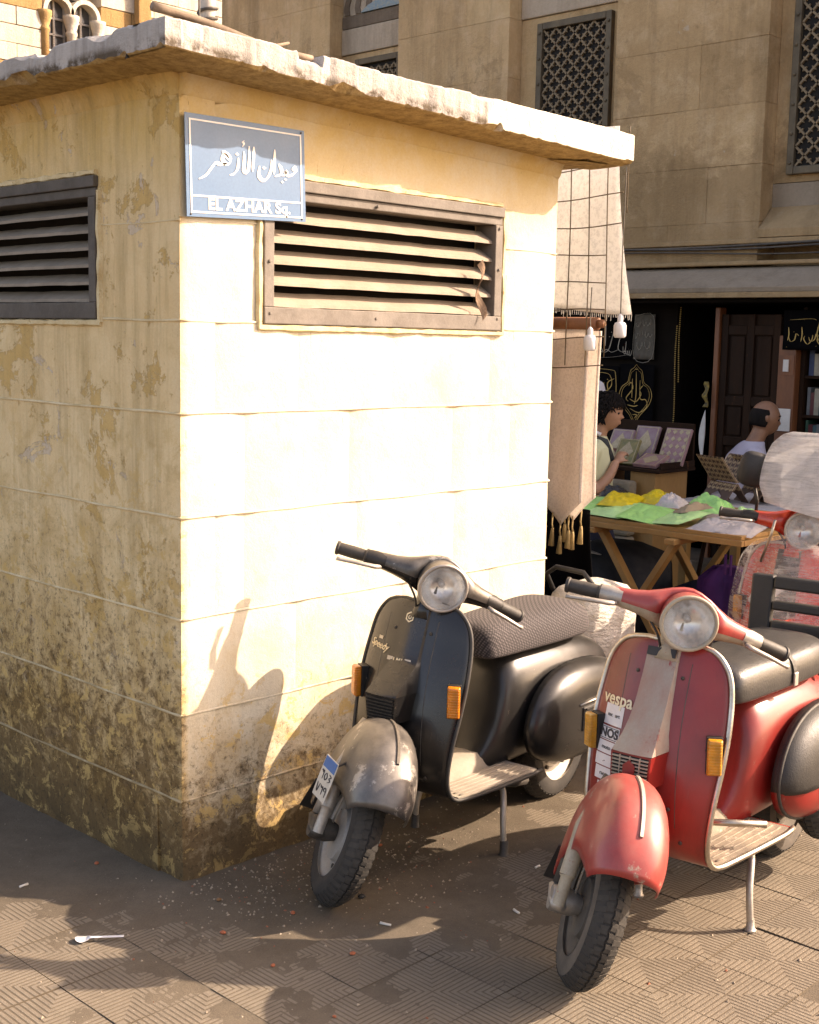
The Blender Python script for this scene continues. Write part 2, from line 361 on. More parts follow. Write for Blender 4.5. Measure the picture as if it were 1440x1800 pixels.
# packed dirt that buries the tiles along the kiosk and between the scooters
def dirt_h(x, y):
    dx = max(0 - x, 0, x - 1.8); dy = max(0 - y, 0, y - 1.9); d = math.hypot(dx, dy)
    h = .020 * math.exp(-d / .24) - .0056 + .0030 * nz(x, y, 0, 2.4) + .0028 * nz(x, y, 3, 7) + .0016 * nz(x, y, 5, 19) + .0010 * nz(x, y, 8, 47)
    h += .0062 * math.exp(-(((x - .60) / .95) ** 2 + ((y + .62) / .42) ** 2)) + .0015 * math.exp(-((x + .7) ** 2 / .8 + (y - .35) ** 2 / .2))
    return h
g = G(); nu, nv = 360, 300; X0, X1, Y0, Y1 = -1.7, 3.6, -2.2, 2.2
g.grid(lambda u, v: (lerp(X0, X1, u), lerp(Y0, Y1, v), dirt_h(lerp(X0, X1, u), lerp(Y0, Y1, v))), nu, nv)
dirt = g.build('dirt', MDIRT, smooth=True); tag(dirt, 'packed brown dirt along the foot of the kiosk', 'dirt', kind='stuff')

# ------------------------------------------------------------------ kiosk
KX, KY = 1.80, 1.90
kiosk = empty('kiosk', label='low cream painted block kiosk with louvred vents and a crumbling concrete roof slab', cat='kiosk')
core = G(); core.box((.135, .135, -.01), (KX - .01, KY - .01, 2.44)); core.build('core_wall', MVOID, kiosk)
ZC = [-.012, .279, .553, .855, 1.167, 1.482, 1.760, 2.205, 2.47]
WR = (.313, 1.456, 1.757, 2.205); WL = (.433, 1.46, 1.762, 2.205)
def block(a0, a1, z0, z1, side, corner):
    """one block; a runs along the wall"""
    bm = bmesh.new(); g = G(); t = .13
    na = max(2, int((a1 - a0) / .055)); nzz = max(2, int((z1 - z0) / .05)); nt = 3
    # front, ends, top and bottom as a rounded shell
    def P(a, d, z): return (a, d, z) if side == 'R' else (d, a, z)
    lo = -.0 if not corner else 0
    pts = {}
    def vid(i, k, j):
        key = (i, k, j)
        if key not in pts:
            a = lerp(a0, a1, i / na); z = lerp(z0, z1, j / nzz); d = t * k / nt
            ea = min(a - a0, a1 - a); ez = min(z - z0, z1 - z); r = .005
            x, y, zz = P(a, d, z)
            if k == 0:
                e = min(ea, ez); dd = (.0015 if e < .001 else 0) + (.006 if ea < .001 and side == 'R' else 0) + .0022 * nz(a, z, 1, 7) + .0014 * nz(a, z, 9, 21)
                if ea < .001 and ez < .001: dd += .001
                x, y, zz = P(a, d + dd, z)
            if corner and i == 0:
                w = .0045 * nz(z, 0, 2, 9) + .003 * nz(z, 4, 2, 33) + (.004 if k == 0 else 0)
                if z < .32: w += .03 * max(0, nz(z, 7, 2, 6)) * (1 - z / .32) + .012 * (1 - max(z, 0) / .32)
                a2 = a + w; x, y, zz = P(a2, d + (w if k == 0 else .0015 * nz(d, z, 4, 12)), z)
            pts[key] = g.v.__len__(); g.v.append((x, y, zz))
        return pts[key]
    def face(q): g.f.append(tuple(vid(*c) for c in q)); g.m.append(0)
    for i in range(na):
        for j in range(nzz): face([(i, 0, j), (i + 1, 0, j), (i + 1, 0, j + 1), (i, 0, j + 1)])
    for k in range(nt):
        for j in range(nzz):
            face([(0, k, j), (0, k, j + 1), (0, k + 1, j + 1), (0, k + 1, j)]); face([(na, k, j), (na, k + 1, j), (na, k + 1, j + 1), (na, k, j + 1)])
        for i in range(na):
            face([(i, k, 0), (i, k + 1, 0), (i + 1, k + 1, 0), (i + 1, k, 0)]); face([(i, k, nzz), (i + 1, k, nzz), (i + 1, k + 1, nzz), (i, k + 1, nzz)])
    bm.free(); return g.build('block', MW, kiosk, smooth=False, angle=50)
def bead(a0, z0, a1, z1, side, w=.011):
    """a raised pointing line of mortar"""
    n = max(2, int(max(abs(a1 - a0), abs(z1 - z0)) / .04)); R = []
    for i in range(n + 1):
        a = lerp(a0, a1, i / n); z = lerp(z0, z1, i / n); h = w / 2 * (1 + .35 * nz(a, z, 3, 14)); p = (.0016 if side == 'R' else .0022) * (1 + .9 * nz(a, z, 8, 9)) * (1 if abs(a1 - a0) > abs(z1 - z0) else .6); q = .005 * nz(a, z, 5, 4)
        if abs(a1 - a0) > abs(z1 - z0): S = [(a, .005, z + q + h), (a, -p, z + q + h * .45), (a, -p, z + q - h * .45), (a, .005, z + q - h)]
        else: S = [(a + q + h, .004, z), (a + q + h * .45, -p, z), (a + q - h * .45, -p, z), (a + q - h, .004, z)]
        R.append([s if side == 'R' else (s[1], s[0], s[2]) for s in S])
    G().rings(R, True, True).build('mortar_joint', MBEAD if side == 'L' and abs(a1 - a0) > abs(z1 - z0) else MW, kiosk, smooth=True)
def bead_mat():
    n = NT('pointing_mortar'); P = n.world(); a = n.noise(P, 9, 8, .7); x, y, z = n.sep(P)
    col = n.mix(n.rng(a, .35, .65), (.76, .64, .41), (.56, .43, .23)); d = n.rng(n.math('ADD', n.math('MULTIPLY', n.rng(z, 1.2, .0), .55), n.math('MULTIPLY', a, .6)), .45, .75)
    col = n.mix(n.math('MULTIPLY', d, .75), col, (.22, .15, .07)); n.set(Base_Color=col, Roughness=.9); n.bump(n.noise(P, 90, 5), .4, .004); return n.m
MBEAD = bead_mat()
vj = {('R', 0): [.42, .95, 1.42], ('R', 1): [.24, .72, 1.22], ('R', 2): [.47, .97, 1.45], ('R', 3): [.25, .74, 1.24], ('R', 4): [.25, .70, 1.22, 1.55], ('R', 5): [.47, .90, 1.42],
      ('L', 0): [.33, .8, 1.3], ('L', 1): [.62, 1.07, 1.5], ('L', 2): [.38, .82, 1.3], ('L', 3): [.60, 1.04, 1.5], ('L', 4): [.36, .80, 1.25], ('L', 5): [.62, 1.05, 1.5]}
for c in range(8):
    z0, z1 = ZC[c], ZC[c + 1]
    for side, full, win in (('R', KX, WR), ('L', KY, WL)):
        own = (side == 'R') == (c % 2 == 0); st = 0.0 if own else .13
        if c == 6: segs = [(st, win[0]), (win[1], full)]
        elif c == 7: segs = [(st, full)]
        else:
            J = [st] + [j for j in vj[(side, c)] if j > st + .05] + [full]; segs = list(zip(J, J[1:]))
        for a0, a1 in segs: block(a0, a1, z0, z1, side, own and a0 == 0.0)
        if 1 <= c <= 6:
            if c == 6: bead(0, z0, win[0] - .02, z0, side); bead(win[1] + .02, z0, full, z0, side)
            else: bead(0, z0, full, z0, side)
        if c < 6:
            for j in []: bead(j, z0 + .008, j, z1 - .008, side, .016)
bead(0, 2.06, .30, 2.06, 'R', .006); bead(1.47, 2.06, KX, 2.06, 'R', .006); bead(0, 2.05, .42, 2.05, 'L', .007)
# concave plaster fillet where the walls meet the soffit
def soffit_z(x): return 2.452 - .031 * x
for side, full in (('R', KX), ('L', KY)):
    R = []
    for i in range(41):
        a = lerp(-.0, full, i / 40); zt = soffit_z(a if side == 'R' else 0) + .02; q = .008 * nz(a, 0, 4, 6)
        S = [(a, .01, zt - .075 + q), (a, -.003, zt - .06 + q), (a, -.012, zt - .03), (a, -.035, zt + .003), (a, -.05, zt + .02), (a, .01, zt + .02)]
        R.append([s if side == 'R' else (s[1], s[0], s[2]) for s in S])
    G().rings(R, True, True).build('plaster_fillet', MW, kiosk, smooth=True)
# crumbling roof slab
def slab():
    g = G(); st = []; X0, X1, YF, YB = -.20, 1.985, -.215, KY + .15
    n1 = 260; n2 = 240
    for i in range(n1 + 1): st.append((lerp(X1, X0, i / n1), YF, 0, -1))
    for i in range(1, n2 + 1): st.append((X0, lerp(YF, YB, i / n2), -1, 0))
    st[n1] = (X0, YF, -1, -1)
    for i in range(1, 20): st.append((lerp(X0, X1, i / 20), YB, 0, 1))
    for i in range(0, 30): st.append((X1, lerp(YB, YF, i / 30), 1, 0))
    R = []
    for k, (x, y, nx, ny) in enumerate(st):
        zb = 2.474 - .030 * (x + .2); th = lerp(.076, .110, min(1, max(0, (x + .2) / 2)))
        clean = 1.0 if x < 1.24 else .35
        big = nz(x * 2.2, y * 2.2, 1, 1.6); sm = nz(x, y, 2, 31); fi = nz(x, y, 6, 67)
        def off(d, z): return (x + nx * d, y + ny * d, z)
        def chip(seed, s, th): return max(0.0, nz(x, y, seed, s) - th) * 1.6
        e = clean * (.005 * big + .0022 * sm + .0022 * fi) - clean * .5 * chip(31, 9, .32) * .05
        chipt = clean * (chip(11, 5, .22) * .05 + chip(12, 17, .25) * .02) + .002; chipb = clean * (chip(15, 7, .02) * .055 + chip(16, 24, .1) * .024) + .002
        hi = clean * (.007 * nz(x, y, 21, 3) - chip(22, 6, .3) * .04 + .0015 * fi)
        if y == YF and .27 < x < .37: hi -= .022; chipt += .02
        R.append([off(-.16, zb + th + .002), off(-.05, zb + th + hi + .003 * fi), off(-.005 - chipt + e, zb + th + hi), off(e - .001, zb + th + hi - .004 - chipt * .75),
                  off(e + .002 * fi, zb + th * .64 - .2 * chipt), off(e + .002 * sm, zb + th * .36), off(e - .001, zb + .003 + chipb * .75), off(e - .004 - chipb, zb + .001),
                  off(-.05 - chipb * .5, zb - .004 + .003 * sm), off(-.12, soffit_z(x) + .012 + .004 * sm), off(-.20, soffit_z(x) + .010)])
    g.rings(R, True, False, loop=True)
    n = len(R); m = len(R[0])
    top = [k * m for k in range(n)]; bot = [k * m + m - 1 for k in range(n)]
    for ring, z in ((top, 2.53), (bot, 2.46)):
        g.v.append((.9, .85, z)); c = len(g.v) - 1
        for k in range(n): g.f.append((ring[k], ring[(k + 1) % n], c)); g.m.append(0)
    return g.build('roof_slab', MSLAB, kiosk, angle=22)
slab()
# flaked cracks hanging under the soffit
for k in range(0):
    x = rnd.uniform(.1, 1.85); y = rnd.uniform(-.16, -.06); l = rnd.uniform(.05, .16)
    g = G(); P = [(x + l * t, y + .012 * nz(t * 3, k, 0, 1) , soffit_z(x) + .002 + .001 * math.sin(5 * t)) for t in np.linspace(0, 1, 5)]
    R = [[(p[0], p[1] - .006 * math.sin(math.pi * (i + .3) / 5), p[2] - .010), (p[0], p[1] + .004, p[2] + .01), (p[0], p[1] - .010, p[2] + .012)] for i, p in enumerate(P)]
    g.rings(R).build('plaster_flake', MSLAB, kiosk)
rc = random.Random(4)
for k in range(0):
    x = rc.uniform(.05, 1.7) if k < 6 else 0; y = rc.uniform(-.12, -.06); l = rc.uniform(.08, .26); L_ = []
    for t in np.linspace(0, 1, 7): L_.append((x + l * t, y + .018 * nz(t * 4, k, 0, 1) + .01 * t))
    if k >= 6: L_ = [(-.09 + .02 * (k - 7) + .018 * nz(t * 4, k, 0, 1), .1 + (k - 6) * .22 + l * t) for t in np.linspace(0, 1, 7)]
    g = G(); strokes(g, [(rc.uniform(.003, .006), L_)], lambda a, b, d: (a, b, soffit_z(a) + .006 - d), -.004, .012, wmin=.5); g.build('soffit_crack', MVOID, kiosk)
def louvre(win, side, fmat, smat, nsl, label):
    a0, a1, z0, z1 = win
    def P(a, d, z): return (a, d, z) if side == 'R' else (d, a, z)
    w = G(); fw = .040
    root = None
    def bar(b0, b1, y0, y1, d0, d1): 
        g = G(); lo = P(b0, d0, y0); hi = P(b1, d1, y1); g.box(tuple(map(min, lo, hi)), tuple(map(max, lo, hi))); return g
    fr = bar(a0, a1, z0, z0 + .052, -.012, .09); 
    f = fr.build('louvre_window', fmat, kiosk, bevel=.003); f['label'] = label
    for q in ((a0, a1, z1 - .062, z1 - .034, -.006, .09), (a0 - .004, a1 + .004, z1 - .033, z1 + .002, -.016, .09), (a0, a0 + fw, z0 + .0525, z1 - .0625, -.010, .09), (a1 - fw, a1, z0 + .0525, z1 - .0625, -.010, .09)):
        bar(*q).build('frame_bar', fmat, f, bevel=.003)
    zz0, zz1 = z0 + .055, z1 - .065; pitch = (zz1 - zz0) / nsl
    for k in range(nsl):
        zb = zz0 + k * pitch; g = G(); n = 14; R = []
        for i in range(n + 1):
            a = lerp(a0 + fw - .002, a1 - fw + .002, i / n); wv = .003 * nz(a, k, 0, 3) + .002 * nz(a, k * 3, 2, 11)
            S = [(a, .006 + wv, zb + wv), (a, .008 + wv, zb + .010 + wv), (a, .066, zb + pitch * .72 + wv), (a, .066, zb + pitch * .62 + wv)]
            R.append([P(*s) for s in S])
        g.rings(R).build('slat', smat, f)
    # ragged plaster rim round the frame
    for (b0, y0, b1, y1) in ((a0 - .018, z0 - .012, a1 + .018, z0 - .012), (a0 - .014, z0 - .01, a0 - .014, z1 * .98), (a1 + .014, z0 - .01, a1 + .014, z1 - .02), (a0, z1 + .012, a1, z1 + .012)):
        n = 60; R = []
        for i in range(n + 1):
            a = lerp(b0, b1, i / n); z = lerp(y0, y1, i / n); h = .011 * (1 + .6 * nz(a, z, 2, 22)); p = .010 + .006 * nz(a, z, 7, 16)
            if b0 != b1: S = [(a, .003, z + h), (a, -p, z + h * .6), (a, -p, z - h * .5), (a, .003, z - h)]
            else: S = [(a + h, .003, z), (a + h * .6, -p, z), (a - h * .5, -p, z), (a - h, .003, z)]
            R.append([P(*s) for s in S])
        G().rings(R).build('plaster_rim', MCREAM, f)
    return f
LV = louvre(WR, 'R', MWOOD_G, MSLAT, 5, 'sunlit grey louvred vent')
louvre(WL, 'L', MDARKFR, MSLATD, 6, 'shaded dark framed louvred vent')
# screws of the vent frame
for a, z in ((.335, 1.79), (.333, 1.95), (1.435, 1.80), (1.436, 1.98), (1.435, 2.13), (.8, 2.155), (.8, 1.785)):
    G().lathe([(.0001, -.016), (.005, -.015), (.006, -.010)], 8, (a, 0, z), 'y').build('screw', MWOOD_G, LV)
# ------------------------------------------------------------------ scooters
MTREAD = M('dusty_tread', (.040, .036, .031), (.024, .022, .019), 14, .85, bump=.2, bscale=80, dust=.32, dustc=(.20, .165, .12))
MTYRE = M('tyre_rubber', (.016, .015, .014), (.030, .027, .024), 12, .8, bump=.2, bscale=80, dust=.35, dustc=(.20, .165, .125))
MTYRE_D = M('dusty_tyre_side', (.13, .108, .085), (.07, .06, .05), 9, .85, bump=.2, bscale=60, dust=.3, dustc=(.24, .2, .15))
MRUB = M('black_rubber', (.022, .021, .02), (.035, .033, .03), 14, .6, bump=.2, bscale=90, dust=.2)
MCHROME = M('worn_chrome', (.56, .52, .46), (.38, .33, .27), 20, .34, metal=1.0, bump=.05, bscale=120, dust=.25)
MALU = M('dull_aluminium', (.50, .47, .43), (.36, .33, .29), 16, .48, metal=.75, bump=.15, bscale=90, dust=.5)
MIRON = M('greasy_iron', (.10, .09, .08), (.05, .045, .04), 18, .6, metal=.5, bump=.3, bscale=80, dust=.4)
MHUB = M('grey_wheel_paint', (.42, .40, .37), (.33, .31, .28), 14, .55, metal=.2, bump=.1, bscale=80, dust=.3)
def amber(name, c):
    n = NT(name); p = n.pos(); w = n.n.new('ShaderNodeTexWave'); w.bands_direction = 'Z'; n.l.new(p, w.inputs[0]); w.inputs['Scale'].default_value = 38; w.inputs['Distortion'].default_value = .3
    col = n.mix(n.rng(n.noise(p, 30, 6), .4, .65), c, tuple(v * .62 for v in c)); n.set(Base_Color=col, Roughness=.28, Transmission_Weight=.15, Subsurface_Weight=.35, Subsurface_Scale=.01, Coat_Weight=.4); n.b.inputs['Subsurface Radius'].default_value = (1, .5, .1)
    n.bump(w.outputs[0], .35, .002); return n.m
MAMB = amber('amber_lens', (.85, .27, .02)); MAMB2 = amber('dusty_amber_lens', (.72, .33, .03))
def lens_mat():
    n = NT('headlight_glass'); p = n.pos(); tr = n.n.new('ShaderNodeBsdfTransparent'); mx = n.n.new('ShaderNodeMixShader')
    n.set(Base_Color=(.78, .76, .70), Roughness=.12, Coat_Weight=.6); v = n.voro(n.pos(scale=(1, 1, .2)), 110); n.bump(v, .4, .002)
    d = n.rng(n.noise(p, 28, 6, .7), .42, .70, .06, .30); n.put(mx.inputs[0], d); n.l.new(tr.outputs[0], mx.inputs[1]); n.l.new(n.b.outputs[0], mx.inputs[2]); n.l.new(mx.outputs[0], n.out.inputs[0]); return n.m
MLENS = lens_mat(); MREFL = M('headlight_reflector', (.86, .84, .80), (.74, .71, .66), 8, .22, metal=.6, bump=.05, bscale=30)
MBULB = M('bulb_glass', (.5, .48, .44), None, 8, .2)
def paint(name, c1, c2, dust, dustc=(.42, .34, .24), rough=.3, wear=None, coat=.5, scale=5, chips=(.16, .13, .10)):
    return M(name, c1, c2, scale, rough, bump=.04, bscale=220, dust=dust, dustc=dustc, coat=coat, wear=wear, rvar=.10, chips=chips)
MBLK = paint('black_enamel', (.008, .008, .0085), (.013, .0125, .012), .12, (.2, .17, .13), .24, coat=.15)
MBLKB = paint('dusty_black_enamel', (.009, .009, .0095), (.015, .0145, .014), .18, (.17, .145, .115), .30, coat=.1)
MBLKF = M('scuffed_black_fender', (.15, .138, .125), (.035, .033, .031), 6, .32, metal=.45, bump=.10, bscale=90, dust=.45, dustc=(.40, .35, .29), wear=(.57, (.36, .33, .29)), coat=.2)
MRED = paint('red_enamel', (.27, .016, .013), (.19, .012, .010), .20, (.32, .17, .11), .32, coat=.2, wear=(.675, (.07, .035, .028)))
MREDF = paint('faded_red_enamel', (.37, .026, .022), (.31, .050, .042), .30, (.44, .27, .21), .34, coat=.25, wear=(.585, (.34, .25, .19)))
MFADE = M('faded_primer_red', (.36, .34, .28), (.33, .17, .125), 7, .5, bump=.1, bscale=120, dust=.35, wear=(.60, (.30, .035, .028)), coat=.2, stretch=(1, 1, .45))
MREDT = paint('orange_red_enamel', (.56, .055, .025), (.48, .04, .02), .15, (.5, .3, .2), .25)
MCREAMP = M('grubby_cream_paint', (.44, .38, .28), (.30, .25, .18), 12, .5, bump=.2, bscale=90, dust=.4, wear=(.64, (.35, .06, .04)))
MMAT = M('worn_floor_mat', (.36, .31, .25), (.27, .23, .18), 9, .8, bump=.3, bscale=60, dust=.35)
MMATD = M('dirty_floor_mat', (.30, .24, .17), (.15, .12, .09), 8, .85, bump=.3, bscale=60, wear=(.56, (.42, .36, .28)))
MPLAST = M('black_plastic', (.010, .010, .010), (.016, .0155, .015), 20, .5, bump=.25, bscale=200, dust=.08)
def seat_fabric():
    n = NT('mesh_seat_cover'); p = n.pos(); vt = n.n.new('ShaderNodeTexVoronoi'); n.l.new(n.pos(scale=(1, 1, 1), rot=(.5, .3, .75)), vt.inputs['Vector']); vt.inputs['Scale'].default_value = 125; vt.inputs['Randomness'].default_value = .06; v = vt.outputs[0]; a = n.noise(p, 4, 6)
    col = n.mix(n.rng(v, .25, .55), n.mix(n.rng(a, .4, .65), (.135, .115, .113), (.105, .09, .088)), (.03, .026, .026)); n.set(Base_Color=col, Roughness=.9); n.bump(v, -.5, .003); return n.m
MSEATF = seat_fabric()
MSEATL = M('cracked_black_leather', (.030, .030, .030), (.05, .047, .043), 9, .30, bump=.25, bscale=120, dust=.14, dustc=(.18, .16, .13), wear=(.72, (.4, .33, .2)))
MDECAL = M('white_decal', (.74, .70, .68), (.66, .60, .58), 12, .45, bump=.0, wear=(.68, (.5, .32, .28)))
MINK = M('decal_ink', (.05, .04, .04), None, 10, .6); MBADGE = M('cream_badge', (.72, .62, .44), (.6, .5, .34), 20, .4, metal=.3)

HA = math.radians(63.5); A0 = np.array([-.42, 0, .95]); AXD = np.array([-math.cos(HA), 0, math.sin(HA)])
def steer_fn(t):
    c, s = math.cos(t), math.sin(t)
    def fn(p):
        v = np.asarray(p, float) - A0; return A0 + v * c + np.cross(AXD, v) * s + AXD * (AXD @ v) * (1 - c)
    return fn
SH = [  # along the centreline: s, f, u, half width, sweep back of the edge
    (0.00, -.352, .893, .060, .012), (.012, -.350, .889, .098, .018), (.035, -.345, .877, .134, .028), (.08, -.335, .853, .163, .040), (.14, -.322, .815, .186, .050),
    (.22, -.303, .757, .199, .058), (.34, -.272, .665, .207, .062), (.46, -.247, .570, .205, .060), (.56, -.232, .475, .197, .050), (.645, -.233, .390, .191, .036),
    (.70, -.252, .332, .190, .022), (.745, -.292, .294, .194, .008), (.78, -.345, .281, .199, 0), (.83, -.44, .277, .207, 0), (.90, -.58, .277, .222, 0), (.97, -.72, .279, .236, 0), (1.0, -.772, .281, .232, 0)]
def shield_pt(s, t, off=0.0):
    f, u, w, c = smooth_interp(SH, s); n0 = smooth_interp(SH, min(1, s + .01)); n1 = smooth_interp(SH, max(0, s - .01))
    df, du = n0[0] - n1[0], n0[1] - n1[1]; l = math.hypot(df, du) + 1e-9; nf, nu_ = -du / l, df / l
    return np.array([f - c * abs(t) ** 2.2 + nf * off, t * w, u + nu_ * off])
def at_u(u, l, off=0.0):
    """point on the front of the leg shield at height u and lateral l"""
    lo, hi = 0.0, .70
    for _ in range(30):
        m = (lo + hi) / 2
        if smooth_interp(SH, m)[1] > u: lo = m
        else: hi = m
    w = smooth_interp(SH, lo)[2]; return shield_pt(lo, l / w, off)
def tyre_parts(name, parent, c, fn, mats, rimmat, R=.214, treadmat=None):
    def B(g): return g.map(lambda p: fn(p + np.array(c)))
    prof = []
    for k in range(19):
        a = lerp(-118, 118, k / 18); a = math.radians(a); prof.append((R - .047 + .043 * math.cos(a) * (1.0 if abs(a) < 1.2 else 1.02), .046 * math.sin(a) * (1.02 if abs(a) > .8 else 1)))
    g = G(); g.lathe(prof, 60, (0, 0, 0), 'y', caps=False); B(g); w = g.build(name, mats[0], parent, smooth=True)
    # side walls carry the dust
    g = G(); g.lathe([(.133, -.043), (.150, -.0475), (.170, -.0478), (.184, -.0440)], 60, (0, 0, 0), 'y', caps=False); g.lathe([(.133, .043), (.150, .0475), (.170, .0478), (.184, .0440)], 60, (0, 0, 0), 'y', caps=False)
    B(g).build('sidewall', mats[1], w, smooth=True)
    g = G(); N = 46
    for i in range(N):
        for row, (lat, wl, sh, span) in enumerate(((-.0125, .0105, 0, .78), (.0125, .0105, .5, .78), (-.0315, .0125, .5, .55), (.0315, .0125, 0, .55))):
            th0 = 2 * math.pi * (i + sh) / N; dth = 2 * math.pi / N * span
            def pt(a, lat_, rr):
                rad = R - .047 + (.0435 + rr) * math.cos(min(1.3, abs(lat_) / .046 * 1.15)); return (rad * math.sin(a), lat_, rad * math.cos(a))
            sk = .10 * (1 if lat > 0 else -1) * dth * (1 if row < 2 else 3)
            A = [(th0, lat - wl), (th0 + dth, lat - wl), (th0 + dth + sk, lat + wl), (th0 + sk, lat + wl)]
            if row < 2: A = [(th0, lat - wl), (th0 + dth * .5, lat - wl * .75), (th0 + dth, lat - wl), (th0 + dth + sk, lat + wl), (th0 + dth * .5 + sk, lat + wl * .75), (th0 + sk, lat + wl)]
            n = len(A); v = [pt(a, b, -.002) for a, b in A] + [pt(a, b, .0042) for a, b in A]
            g.add(v, [tuple(range(n, 2 * n))] + [(k, (k + 1) % n, n + (k + 1) % n, n + k) for k in range(n)])
    t = B(g).build('tread', MTREAD, w); t['kind'] = 'stuff'
    g = G(); g.lathe([(.132, .044), (.136, .034), (.122, .030), (.108, .012), (.085, .016), (.075, .030), (.03, .034), (.0005, .034)], 48, (0, 0, 0), 'y', caps=False)
    g.lathe([(.132, -.044), (.136, -.034), (.122, -.030), (.108, -.012), (.085, -.018), (.078, -.036), (.03, -.040), (.0005, -.040)], 48, (0, 0, 0), 'y', caps=False)
    B(g).build('rim', rimmat, w, smooth=True, angle=40)
    g = G()
    for k in range(5):
        a = 2 * math.pi * k / 5
        for sgn in (-1, 1): g.lathe([(.008, 0), (.008, sgn * .010), (.0005, sgn * .012)], 6, (.096 * math.sin(a), sgn * .016, .096 * math.cos(a)), 'y')
    B(g).build('wheel_nut', MIRON, w)
    return w
def scooter(name, label, loc, yaw, steer, st, lean=0, pitch=0):
    root = empty(name, (loc[0], loc[1], 0), (lean, -pitch, yaw), label, 'scooter')
    _S = steer_fn(steer); I = lambda p: p
    SW = lambda p: _S(p) + np.array([0, -.035, 0.0]); S = _S
    P = st
    def mk(g, nm, mat, parent=root, steered=False, **k):
        if steered: g.map(SW if steered == 2 else S)
        return g.build(nm, mat, parent, **k)
    # ---- leg shield and floor
    g = G(); g.grid(lambda a, b: shield_pt(a, b * 2 - 1), 60, 20); shield = mk(g, 'leg_shield', P['shield'], smooth=True, solid=.004)
    pts = [shield_pt(s, 1) for s in np.linspace(1, 0, 60)] + [shield_pt(0, t) for t in np.linspace(.8, -.8, 7)] + [shield_pt(s, -1) for s in np.linspace(0, 1, 60)]
    mk(G().tube(pts, P.get('trim_r', .0075), 8), 'edge_trim', P['trim'], smooth=True)
    # ---- horn cover
    T = P['horn']; R = []
    for (u, p, wt, wb) in T:
        f0 = at_u(u, 0, 0)[0]; hp = lambda l, p: np.array([f0 + p - .004 * (l / .06) ** 2, l, u])
        a = [at_u(u, -wb, -.001), hp(-wt, p), hp(-wt * .5, p + .002), hp(0, p + .003), hp(wt * .5, p + .002), hp(wt, p), at_u(u, wb, -.001)]
        R.append(a)
    g = G(); g.rings(R, False, False); hc = mk(g, 'horn_cover', P['hornmat'], angle=35)
    (u1, p1, w1, _), (u0, p0, w0, _) = P['grille']
    F1 = at_u(u1, 0, 0)[0] + p1 - .002; F0 = at_u(u0, 0, 0)[0] + p0 - .002
    def gp(a, b, d=0.0): return (lerp(F0, F1, b) + d, lerp(w0, w1, b) * a, lerp(u0, u1, b))
    g = G(); g.add([gp(-1, 0), gp(1, 0), gp(1, 1), gp(-1, 1), at_u(u0, -w0 * 1.1, -.002), at_u(u0, w0 * 1.1, -.002), at_u(u1, w1 * 1.1, -.002), at_u(u1, -w1 * 1.1, -.002)],
                   [(0, 1, 2, 3), (0, 3, 7, 4), (1, 5, 6, 2), (0, 4, 5, 1)]); 
    mk(g, 'horn_box', P['gbox'], hc)
    g = G(); g.add([gp(-.9, .06, .001), gp(.9, .06, .001), gp(.9, .94, .001), gp(-.9, .94, .001)], [(0, 1, 2, 3)]); mk(g, 'grille_backing', MVOID, hc)
    for k in range(P['nsl']):
        b = .07 + .86 * (k + .5) / P['nsl']; h = .86 / P['nsl'] * P['slw']
        g = G(); v = [gp(-.9, b - h / 2, .001), gp(.9, b - h / 2, .001), gp(.9, b + h / 2, .001), gp(-.9, b + h / 2, .001), gp(-.9, b - h / 3, .006), gp(.9, b - h / 3, .006), gp(.9, b + h / 3, .006), gp(-.9, b + h / 3, .006)]
        g.add(v, [(4, 5, 6, 7), (0, 1, 5, 4), (1, 2, 6, 5), (2, 3, 7, 6), (3, 0, 4, 7)]); mk(g, 'grille_slat', P['slmat'], hc)
    for a in P['vbars']:
        g = G(); g.add([gp(a - .03, .06, .002), gp(a + .03, .06, .002), gp(a + .03, .94, .002), gp(a - .03, .94, .002), gp(a - .02, .06, .007), gp(a + .02, .06, .007), gp(a + .02, .94, .007), gp(a - .02, .94, .007)],
                       [(4, 5, 6, 7), (0, 1, 5, 4), (1, 2, 6, 5), (2, 3, 7, 6), (3, 0, 4, 7)]); mk(g, 'grille_bar', P['slmat'], hc)
    if P.get('hex'):
        g = G(); hx = [(.34 * math.cos(k * math.pi / 3 + math.pi / 2), .5 + .34 * math.sin(k * math.pi / 3 + math.pi / 2)) for k in range(6)]
        g.prism(hx, lambda a, b, d: gp(a, b, d), .004, .010); mk(g, 'emblem', P['shield'], hc, bevel=.001)
    # ---- indicators
    for sgn in (-1, 1):
        c = at_u(.607, sgn * .186, .012); 
        g = G(); hw, hh, dp = .021, .051, .030; ca, sa = math.cos(sgn * .55), math.sin(sgn * .55)
        def ip(x, y, z): return (c[0] + x * ca + y * sa * -1 * 1 * 0 + (-y * sa), c[1] + y * ca + x * sa, c[2] + z)
        def rr(x, e, tp=0): return [ip(x, y, z + .10 * 0) for y, z in ((-hw + e, -hh + e), (hw - e, -hh + e), (hw - e, hh - e), (-hw + e, hh - e))]
        gb = G(); gb.rings([rr(-.02, .0), rr(.004, -.001)]); b = mk(gb, 'indicator', MPLAST, root, bevel=.002)
        g.rings([rr(.0045, .001), rr(.020, .001), rr(.027, .005)]); mk(g, 'indicator_lens', P['amber'], b, bevel=.003, angle=40)
    # ---- headset
    HS = [(-.205, -.402, .955, .024, .025), (-.15, -.388, .961, .031, .031), (-.115, -.378, .966, .038, .038), (-.085, -.372, .970, .048, .048), (-.055, -.368, .972, .063, .061), (-.025, -.366, .973, .074, .071), (0, -.366, .973, .077, .075)]
    HS = HS + [(-a, b, c, d, e) for a, b, c, d, e in HS[-2::-1]]
    up, lo = [], []
